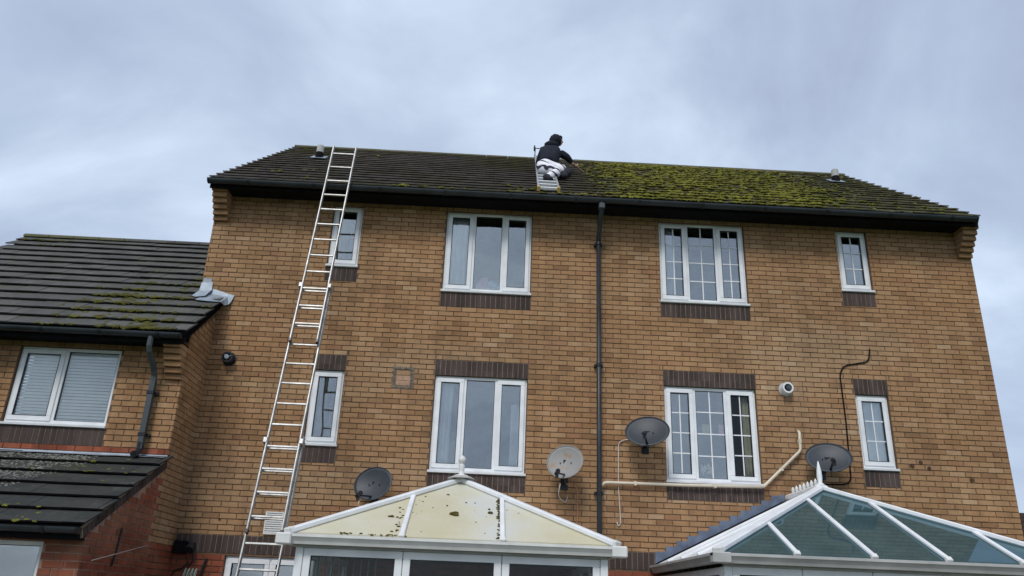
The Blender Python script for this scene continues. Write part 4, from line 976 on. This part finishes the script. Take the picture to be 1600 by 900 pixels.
skin_obj('trousers', per, [[((wst[0], wst[1], wst[2]), .145), (pel, (.185, .175)), (hpR, .148), (((hpR[0]+knR[0])/2, (hpR[1]+knR[1])/2, (hpR[2]+knR[2])/2+.01), .13), ((knR[0]-.03, knR[1], knR[2]), .108)],
    [(pel, (.185, .175)), (hpL, .148), (((hpL[0]+knL[0])/2, (hpL[1]+knL[1])/2, (hpL[2]+knL[2])/2+.02), .128), (knL, .10), (((knL[0]+anL[0])/2, (knL[1]+anL[1])/2, (knL[2]+anL[2])/2+.02), .075), ((anL[0]+.015, anL[1]+.04, anL[2]+.04), .07)]], 'trousers')
skin_obj('lower_leg_cover', per, [[((knR[0]-.01, knR[1], knR[2]), .098), ((knR[0]+.005, knR[1]-.03, knR[2]-.03), .095), ((anR[0]+.06, anR[1]+.08, anR[2]+.08), .075), (anR, .06)]], 'dark_cloth')
def boot(an, to, heel):
    an, to, heel = Vector(an), Vector(to), Vector(heel)
    skin_obj('boot', per, [[(tuple(an+Vector((.02, .06, .07))), .074), (tuple(an), .076), (tuple((an+to)/2), .07), (tuple(to), .06), (tuple(to+(to-an)*.6), .045)], [(tuple(an), .076), (tuple(heel), .045)]], 'dark_cloth')
boot(anR, toR, (anR[0]-.05, anR[1]-.03, anR[2])); boot(anL, toL, (anL[0]-.06, anL[1]-.02, anL[2]))
tl_ = empty('scraper', tuple(hR), 'long-handled moss scraper held in the kneeling person\'s hand', 'scraper')
gd = tool_d; mb = MB(); mb.tube([hR-gd*.10+Vector((0, 0, .03)), hR+gd*.44], .014, 8); mb.build('handle', 'wood', tl_)
mb = MB(); e0 = hR+gd*.44; mb.bar(e0-gd*.02, e0+gd*.11, .075, .006, Nm); mb.build('blade', 'aluminium', tl_)

# ------------------------------------------------------------------ satellite dishes
def dish(P, wall, d, w, h, m, label, lnb='left', bright=False):
    P = Vector(P); d = Vector(d).normalized(); root = empty('satellite_dish', wall, label, 'dish', 'satellite dishes on the wall')
    ax = Vector((0, 0, 1)).cross(d).normalized(); ay = d.cross(ax); mb = MB(); NR, NA = 7, 32; dep = .055
    for side in (0, 1):
        for k in range(NR+1):
            r_ = k/NR
            for j in range(NA):
                a = 2*math.pi*j/NA; mb.v.append(tuple(P+ax*math.cos(a)*r_*w/2+ay*math.sin(a)*r_*h/2+d*(dep*r_*r_-dep-side*.005)))
    n1_ = (NR+1)*NA
    for side in (0, 1):
        for k in range(NR):
            for j in range(NA):
                b = side*n1_; mb.f.append((b+k*NA+j, b+k*NA+(j+1) % NA, b+(k+1)*NA+(j+1) % NA, b+(k+1)*NA+j)); mb.mi.append(0)
    for j in range(NA): a = NR*NA+j; b = NR*NA+(j+1) % NA; mb.f.append((a, b, b+n1_, a+n1_)); mb.mi.append(0)
    ds = mb.build('reflector', m, root, smooth=True)
    rm = MB(); rm.tube([P+ax*math.cos(2*math.pi*j/NA)*w/2+ay*math.sin(2*math.pi*j/NA)*h/2 for j in range(NA+1)], .007, 6, cap=False); rm.build('rim', m, ds, smooth=True)
    for s in (-1, 1):
        b = MB(); q = P+ax*s*.075-d*.035; b.tube([q-d*.02, q+d*.006], .008, 6); b.build('bolt', 'black_plastic', ds)
    low = P-ay*h*.46; foc = P+d*.30-ay*h*.62
    ar = MB(); ar.bar(low-d*.05+ay*.05, foc-d*.02, .026, .02); ar.build('arm', 'black_plastic', root)
    ln = MB(); ln.tube([foc+(P-foc).normalized()*.07, foc+(P-foc).normalized()*.045, foc, foc-(P-foc).normalized()*.05], [.03, .032, .022, .022], 10); ln.box(foc.x-.02, foc.y-.03, foc.z-.07, foc.x+.02, foc.y+.01, foc.z); ln.build('receiver', 'black_plastic', root)
    wv_ = Vector(wall); br = MB(); br.box(wv_.x-.05, -.012, wv_.z-.09, wv_.x+.05, -.003, wv_.z+.09); br.tube([wv_+Vector((0, -.01, 0)), wv_+Vector((0, -.14, 0)), wv_+Vector((0, -.17, .06)), P-d*.085], .017, 8); br.box(*(P-d*.10-Vector((.05, .03, .06))), *(P-d*.10+Vector((.05, .03, .06)))); br.build('wall_bracket', 'black_plastic', root)
    return root
dish((-3.03, -.33, 3.11), (-3.03, 0, 2.93), (-.36, -1, .30), .54, .46, 'dark_dish', 'dark grey satellite dish just above the yellowed conservatory roof, left of it')
dish((-.495, -.33, 3.505), (-.47, 0, 3.26), (-.40, -1, .30), .50, .47, 'rusty_dish', 'pale grey satellite dish with rust stains beside the black downpipe')
dish((.63, -.33, 3.97), (.66, 0, 3.80), (-.30, -1, .62), .60, .52, 'dark_dish', 'dark satellite dish overlapping the corner of the lower barred three-part window')
dish((3.11, -.33, 3.72), (3.13, 0, 3.55), (-.28, -1, .62), .60, .50, 'dark_dish', 'dark satellite dish behind the finial of the glass-roofed conservatory')

# ------------------------------------------------------------------ small things fixed to the walls
def flue(x, z, r, m, inner, label):
    root = empty('flue', (x, 0, z), label, 'flue', 'boiler flues'); mb = MB(); n = 20; L = .13
    for k, (yy, rr) in enumerate(((-.002, r), (-L, r), (-L, r*.72), (-.03, r*.70))):
        for j in range(n): a = 2*math.pi*j/n; mb.v.append((x+rr*math.cos(a), yy, z+rr*math.sin(a)))
    for k in range(3):
        for j in range(n): mb.f.append((k*n+j, k*n+(j+1) % n, (k+1)*n+(j+1) % n, (k+1)*n+j)); mb.mi.append(0)
    mb.build('outer_pipe', m, root, smooth=False)
    mb = MB(); mb.tube([(x, -.02, z), (x, -L-.02, z)], r*.42, 14); mb.build('inner_pipe', inner, root)
    for k in range(3): mb = MB(); a = k*2.09+.4; mb.bar((x+r*.4*math.cos(a), -L+.01, z+r*.4*math.sin(a)), (x+r*.74*math.cos(a), -L+.01, z+r*.74*math.sin(a)), .008, .012, (0, 1, 0)); mb.build('spacer', inner, root)
    mb = MB(); mb.tube([(x, -.0035, z), (x, -.012, z)], r*1.28, 20); mb.build('wall_collar', 'black_plastic' if m == 'black_plastic' else 'aged_upvc', root)
flue(-5.285, 4.80, .078, 'black_plastic', 'lead', 'round black boiler flue beside the low house roof')
flue(2.72, 4.73, .078, 'upvc', 'pipe_grey', 'round white boiler flue beside the lower barred window')
lv = empty('wall_vent', (-4.33, 0, 2.43), 'square white louvred wall vent behind the long ladder', 'vent')
mb = MB(); ring(mb, -4.45, -4.21, 2.435, 2.725, .016, -.028, -.002); mb.box(-4.44, -.006, 2.44, -4.22, -.003, 2.72); mb.build('frame', 'white_louvre', lv)
for k in range(9):
    z = 2.455+k*.0285; mb = MB(); mb.hexa([(-4.434, -.026, z), (-4.226, -.026, z), (-4.226, -.008, z+.014), (-4.434, -.008, z+.014), (-4.434, -.026, z+.010), (-4.226, -.026, z+.010), (-4.226, -.008, z+.021), (-4.434, -.008, z+.021)]); mb.build('slat', 'white_louvre', lv)
wp = empty('waste_pipe', (.06, 0, 3.29), 'cream waste pipe running under the barred window and kinking up at its right', 'pipe')
mb = MB(); mb.tube([(.03, -.06, 3.235), (.075, -.06, 3.285), (.12, -.06, 3.292), (1.2, -.06, 3.302), (2.26, -.06, 3.322)], .021, 10); mb.build('run', 'cream_pvc', wp, smooth=True)
mb = MB(); mb.tube([(2.26, -.06, 3.322), (2.29, -.06, 3.34), (2.82, -.06, 3.83), (2.84, -.06, 3.87), (2.845, -.06, 4.10), (2.845, -.02, 4.13)], .021, 10); mb.build('rise', 'cream_pvc', wp, smooth=True)
for p in ((.5, 3.296), (1.6, 3.31), (2.55, 3.58), (2.843, 3.98)): mb = MB(); mb.box(p[0]-.015, -.085, p[1]-.028, p[0]+.015, -.003, p[1]+.028); mb.build('clip', 'cream_pvc', wp)
def cable(name, pts, r, m, label, cat='cable'):
    P = [Vector(p) for p in pts]; out = [P[0]]
    for a, b, c in zip(P[:-2], P[1:-1], P[2:]):
        k = min(.06, (b-a).length*.4, (c-b).length*.4); out += [b+(a-b).normalized()*k, b+((a-b).normalized()+(c-b).normalized())*k*.25, b+(c-b).normalized()*k]
    out.append(P[-1]); mb = MB(); mb.tube(out, r, 6); o = mb.build(name, m, None, loc=pts[0], smooth=True); return tag(o, label, cat)
cable('cable', [(.60, -.12, 3.80), (.44, -.03, 3.91), (.285, -.014, 3.87), (.275, -.014, 3.25), (.295, -.014, 2.92), (.30, -.014, 2.76), (.27, -.014, 2.72), (.25, -.014, 2.78)], .007, 'white_cable', 'thin pale cable hanging down the wall right of the black downpipe')
cable('cable', [(4.03, -.03, 5.40), (4.0, -.012, 5.21), (3.62, -.012, 5.13), (3.545, -.012, 5.0), (3.555, -.012, 4.29), (3.53, -.012, 3.47), (3.44, -.012, 3.41), (3.14, -.02, 3.40)], .010, 'dark_board', 'black cable running down the wall beside the right narrow window to a dish')
cable('cable', [(-.46, -.14, 3.24), (-.30, -.05, 3.22), (-.28, -.014, 3.10), (-.285, -.014, 2.80), (-.30, -.014, 2.62)], .007, 'terracotta', 'thin brown cable dropping from the rust-stained dish')
cable('cable', [(-.56, -.40, 3.20), (-.58, -.30, 3.05), (-.46, -.12, 2.98), (-.42, -.03, 3.10)], .006, 'white_cable', 'pale looped cable under the rust-stained dish')
cable('cable', [(-3.16, -.5, 2.86), (-3.17, -.5, 2.80), (-3.12, -.45, 2.79), (-3.08, -.3, 2.86), (-3.04, -.1, 2.85), (-3.0, -.01, 2.80)], .006, 'white_cable', 'short pale looped cable under the dark dish left of the conservatory apex')
cable('clothes_line', [(-5.55, -.95, 2.19), (-5.50, -2.45, 1.95)], .004, 'white_cable', 'thin white line strung along the red side wall of the low house', 'line')
cable('cable', [(-5.566, -1.72, 2.32), (-5.566, -1.74, 2.10), (-5.566, -1.80, 1.92)], .010, 'black_plastic', 'short black cable hanging on the red side wall of the low house')
jb = empty('wall_lamp', (-5.47, 0, 2.1), 'black outside lamp box with looped wires on the dark soldier course', 'lamp')
mb = MB(); mb.box(-5.56, -.10, 2.15, -5.40, -.004, 2.31); mb.build('box', 'dark_board', jb, bevel=.01)
mb = MB(); mb.tube([(-5.33, -.004, 2.27), (-5.33, -.10, 2.25), (-5.33, -.16, 2.19)], [.03, .045, .06], 12); mb.build('head', 'black_plastic', jb)
mb = MB(); mb.tube([(-5.40, -.02, 2.14), (-5.36, -.02, 2.05), (-5.42, -.02, 1.97), (-5.52, -.02, 1.94), (-5.55, -.02, 1.86)], .009, 6); mb.tube([(-5.32, -.03, 2.2), (-5.30, -.02, 2.06), (-5.36, -.02, 1.99)], .009, 6); mb.build('wire', 'black_plastic', jb)
mb = MB(); mb.bar((-5.13, -.02, 2.10), (-5.20, -.02, 1.75), .03, .02, (0, 1, 0)); tag(mb.build('bracket', 'black_plastic', None, loc=(-5.16, -.02, 1.9)), 'slanted black metal bracket on the red wall beside the ground-floor window', 'bracket')
pg = empty('line_reel', (-5.30, -.05, 1.85), 'pale green coiled clothes line hung on the red brick wall', 'reel')
for k in range(4): mb = MB(); c = Vector((-5.37+k*.045, -.05, 1.90)); mb.tube([c+Vector((.012*math.sin(q/12*6.283), .03*math.cos(q/12*6.283), .07*math.sin(q/12*6.283))) for q in range(13)], .007, 5, cap=False); mb.build('coil', 'peg_green', pg)
# old fixing holes and rust marks
simple('rust', (0.07, 0.035, 0.022), 1.0, var=.3, scale=20)
for H, spots in ((houseR, ((4.43, 3.712, .035), (4.56, 3.765, .03), (4.67, 3.685, .03), (5.25, 3.55, .03))), (houseL, ((-5.05, 2.60, .018), (-4.55, 2.66, .02), (-4.40, 2.66, .02), (-4.35, 5.07, .018)))):
    for (x, z, q) in spots: mk = MB(); mk.tube([(x, -.0005, z), (x, -.006, z)], q, 7); mk.build('rust_mark', 'rust', H)

# ------------------------------------------------------------------ behind the panes
yb = .125
curtain(-2.28, -2.00, UB+.02, UT-.02, yb, 'curtain_white', 'white curtain filling the left light of the top plain three-part window', 0, 4)
curtain(-1.12, -1.02, UB+.02, UT-.02, yb, 'curtain_white', 'narrow white curtain at the right edge of the top plain three-part window', 0, 2)
curtain(-2.22, -2.06, LB+.02, LT-.02, yb, 'curtain_white', 'white curtain in the left light of the lower plain three-part window', 0.2, 3)
curtain(-1.23, -1.08, LB+.02, LT-.35, yb, 'curtain_white', 'white curtain in the right light of the lower plain three-part window', 0, 2)
curtain(.98, 1.22, UB+.02, UT-.02, yb, 'curtain_white', 'white curtain in the left light of the top barred three-part window', 0, 3)
curtain(2.11, 2.25, LB+.02, LT-.02, yb, 'curtain_beige', 'beige curtain in the right light of the lower barred three-part window', 0, 3)
curtain(3.76, 4.20, NLB+.02, LT-.02, yb, 'curtain_white', 'net curtain across the lower narrow barred window', 0, 6)
for (z0_, z1_, lab) in ((NUB, UT, 'dark slatted rack behind the top narrow plain window'), (NLB, LT, 'dark slatted rack behind the lower narrow plain window')):
    rk = empty('towel_rack', (-3.86, .3, z0_), lab, 'rack', 'racks behind the narrow windows')
    mb = MB(); mb.box(-3.885, .29, z0_, -3.845, .32, z1_); mb.build('upright', 'dark_board', rk)
    for k in (1, 2, 3): zz = z0_+(z1_-z0_)*k/3.6; mb = MB(); mb.box(-3.844, .295, zz, -3.66, .315, zz+.022); mb.build('crossbar', 'dark_board', rk)
    curtain(-4.06, -3.66, z0_+.02, z1_-.02, .55, 'curtain_white', lab.replace('dark slatted rack behind', 'pale curtain deep inside'), 0, 5)
fl = empty('flower_bunch', (-1.66, .17, UB), 'pink, white and pale blue soft flowers on the sill of the top plain window', 'flowers')
mb = MB(); mb.box(-2.3, .125, UB-.03, -1.05, .32, UB-.001); mb.build('window_board', 'upvc', houseL)
for nm, m, spots in (('pink_flower', 'pink', [(-1.76, .16), (-1.71, .20), (-1.79, .11), (-1.70, .13)]), ('blue_flower', 'pale_blue', [(-1.55, .12), (-1.50, .09), (-1.60, .15), (-1.53, .05)]), ('white_flower', 'cream_soft', [(-1.72, .04), (-1.64, .05), (-1.80, .05), (-1.58, .05)])):
    for x, h in spots: mb = MB(); blob(mb, (x, .115+random.uniform(-.01, .01), UB+h), .058, .03, .055, .22, ICO2); mb.build(nm, m, fl)
mb = MB()
for x in (-1.78, -1.7, -1.62, -1.54): mb.tube([(x, .2, UB), (x+.01, .2, UB+.1)], .012, 5)
mb.build('stems', 'moss', fl)
sf = MB(); [blob(sf, (-1.20+.06*k, .14, UB+.05+.015*(k % 2)), .055, .05, .055, .15, ICO2) for k in range(3)]
tag(sf.build('soft_toy', 'cream_soft', None, loc=(-1.15, .19, UB)), 'cream soft toy lying at the right end of the top plain window', 'toy')
for (x, m, lab, wd) in ((1.50, 'note_yellow', 'yellow paper note stuck inside the lower barred window', .10), (1.74, 'pink', 'pink paper note stuck inside the lower barred window', .16)):
    mb = MB(); mb.box(x, .078, 4.06, x+wd, .080, 4.19); tag(mb.build('paper_note', m, None, loc=(x+wd/2, .08, 4.06)), lab, 'note')
pl = empty('potted_plant', (1.57, .2, LB), 'small pot plant on the sill inside the lower barred window', 'plant')
mb = MB(); mb.tube([(1.57, .2, LB), (1.57, .2, LB+.08)], [.04, .055], 12); mb.build('pot', 'terracotta', pl)
mb = MB()
for k in range(22):
    a = random.uniform(0, 6.28); r_ = random.uniform(.03, .09); z = LB+.1+random.uniform(.0, .12); c = Vector((1.57+r_*math.cos(a), .2+r_*math.sin(a)*.6, z)); mb.quad(c, c+Vector((.02, .01, .02)), c+Vector((.01, 0, .06)), c+Vector((-.018, .01, .03)))
mb.build('leaves', 'cream_soft', pl)
mb = MB(); mb.box(.97, .125, LB-.03, 2.27, .32, LB-.001); mb.build('window_board', 'upvc', houseR)
def venetian(x0, x1, z0, z1, y, label):
    root = empty('venetian_blind', ((x0+x1)/2, y, z0), label, 'blind', 'white slatted blinds in the low house window'); n = int((z1-z0)/.042)
    for k in range(n):
        z = z0+k*.042; mb = MB(); tlt = random.uniform(-.003, .003); mb.hexa([(x0, y-.012, z+tlt), (x1, y-.012, z-tlt), (x1, y+.000, z+.039), (x0, y+.000, z+.039), (x0, y-.015, z+.001+tlt), (x1, y-.015, z+.001-tlt), (x1, y-.003, z+.040), (x0, y-.003, z+.040)]); mb.build('slat', 'blind_white', root)
    mb = MB(); mb.box(x0, y-.02, z1, x1, y+.02, z1+.03); mb.build('head_rail', 'curtain_white', root)
venetian(-7.70, -7.20, 3.67, 4.56, NY+.105, 'white slatted blind behind the left light of the low house window')
venetian(-7.13, -6.50, 3.67, 4.56, NY+.105, 'white slatted blind behind the right light of the low house window')
ib = MB(); ib.box(-7.9, NY+.6, 3.3, -6.3, NY+.62, 4.75); ib.build('partition', 'interior_wall', house2)
ib = MB(); ib.box(-7.6, PYF+.35, .5, -5.85, PYF+.37, 2.2); ib.build('lean_to_partition', 'pipe_grey', house2)
vb = empty('vertical_blind', (-3.0, -2.65, .7), 'grey-green vertical blind inside the left pane of the yellow-roofed conservatory', 'blind')
for k in range(9): mb = MB(); x = -3.18+k*.072; mb.box(x, -2.70, .7, x+.006, -2.632, 2.08); mb.build('slat', 'blind_green', vb)
mb = MB(); mb.box(-3.2, -2.69, 2.081, -2.5, -2.65, 2.11); mb.build('head_rail', 'upvc', vb)

# ------------------------------------------------------------------ building beyond the right-hand edge
bR = empty('garage', (9.6, 4.5, 0), 'dark boarded edge of a low flat-roofed building past the right end of the terrace', 'building')
mb = MB(); mb.box(7.80, 3.0, 0, 13, 8, 3.10); mb.build('wall', 'buff_brick', bR)
mb = MB(); pf = [(2.86, 3.101), (2.86, 3.50), (8.2, 3.62), (8.2, 3.101)]; mb.extrude_x(pf, 7.74, 13.1); mb.build('roof', 'slate_tile', bR)
for k in range(5): mb = MB(); mb.box(7.735, 2.83, 3.11+k*.078, 13.11, 2.858, 3.18+k*.078); mb.build('fascia_board', 'brown_brick', bR)
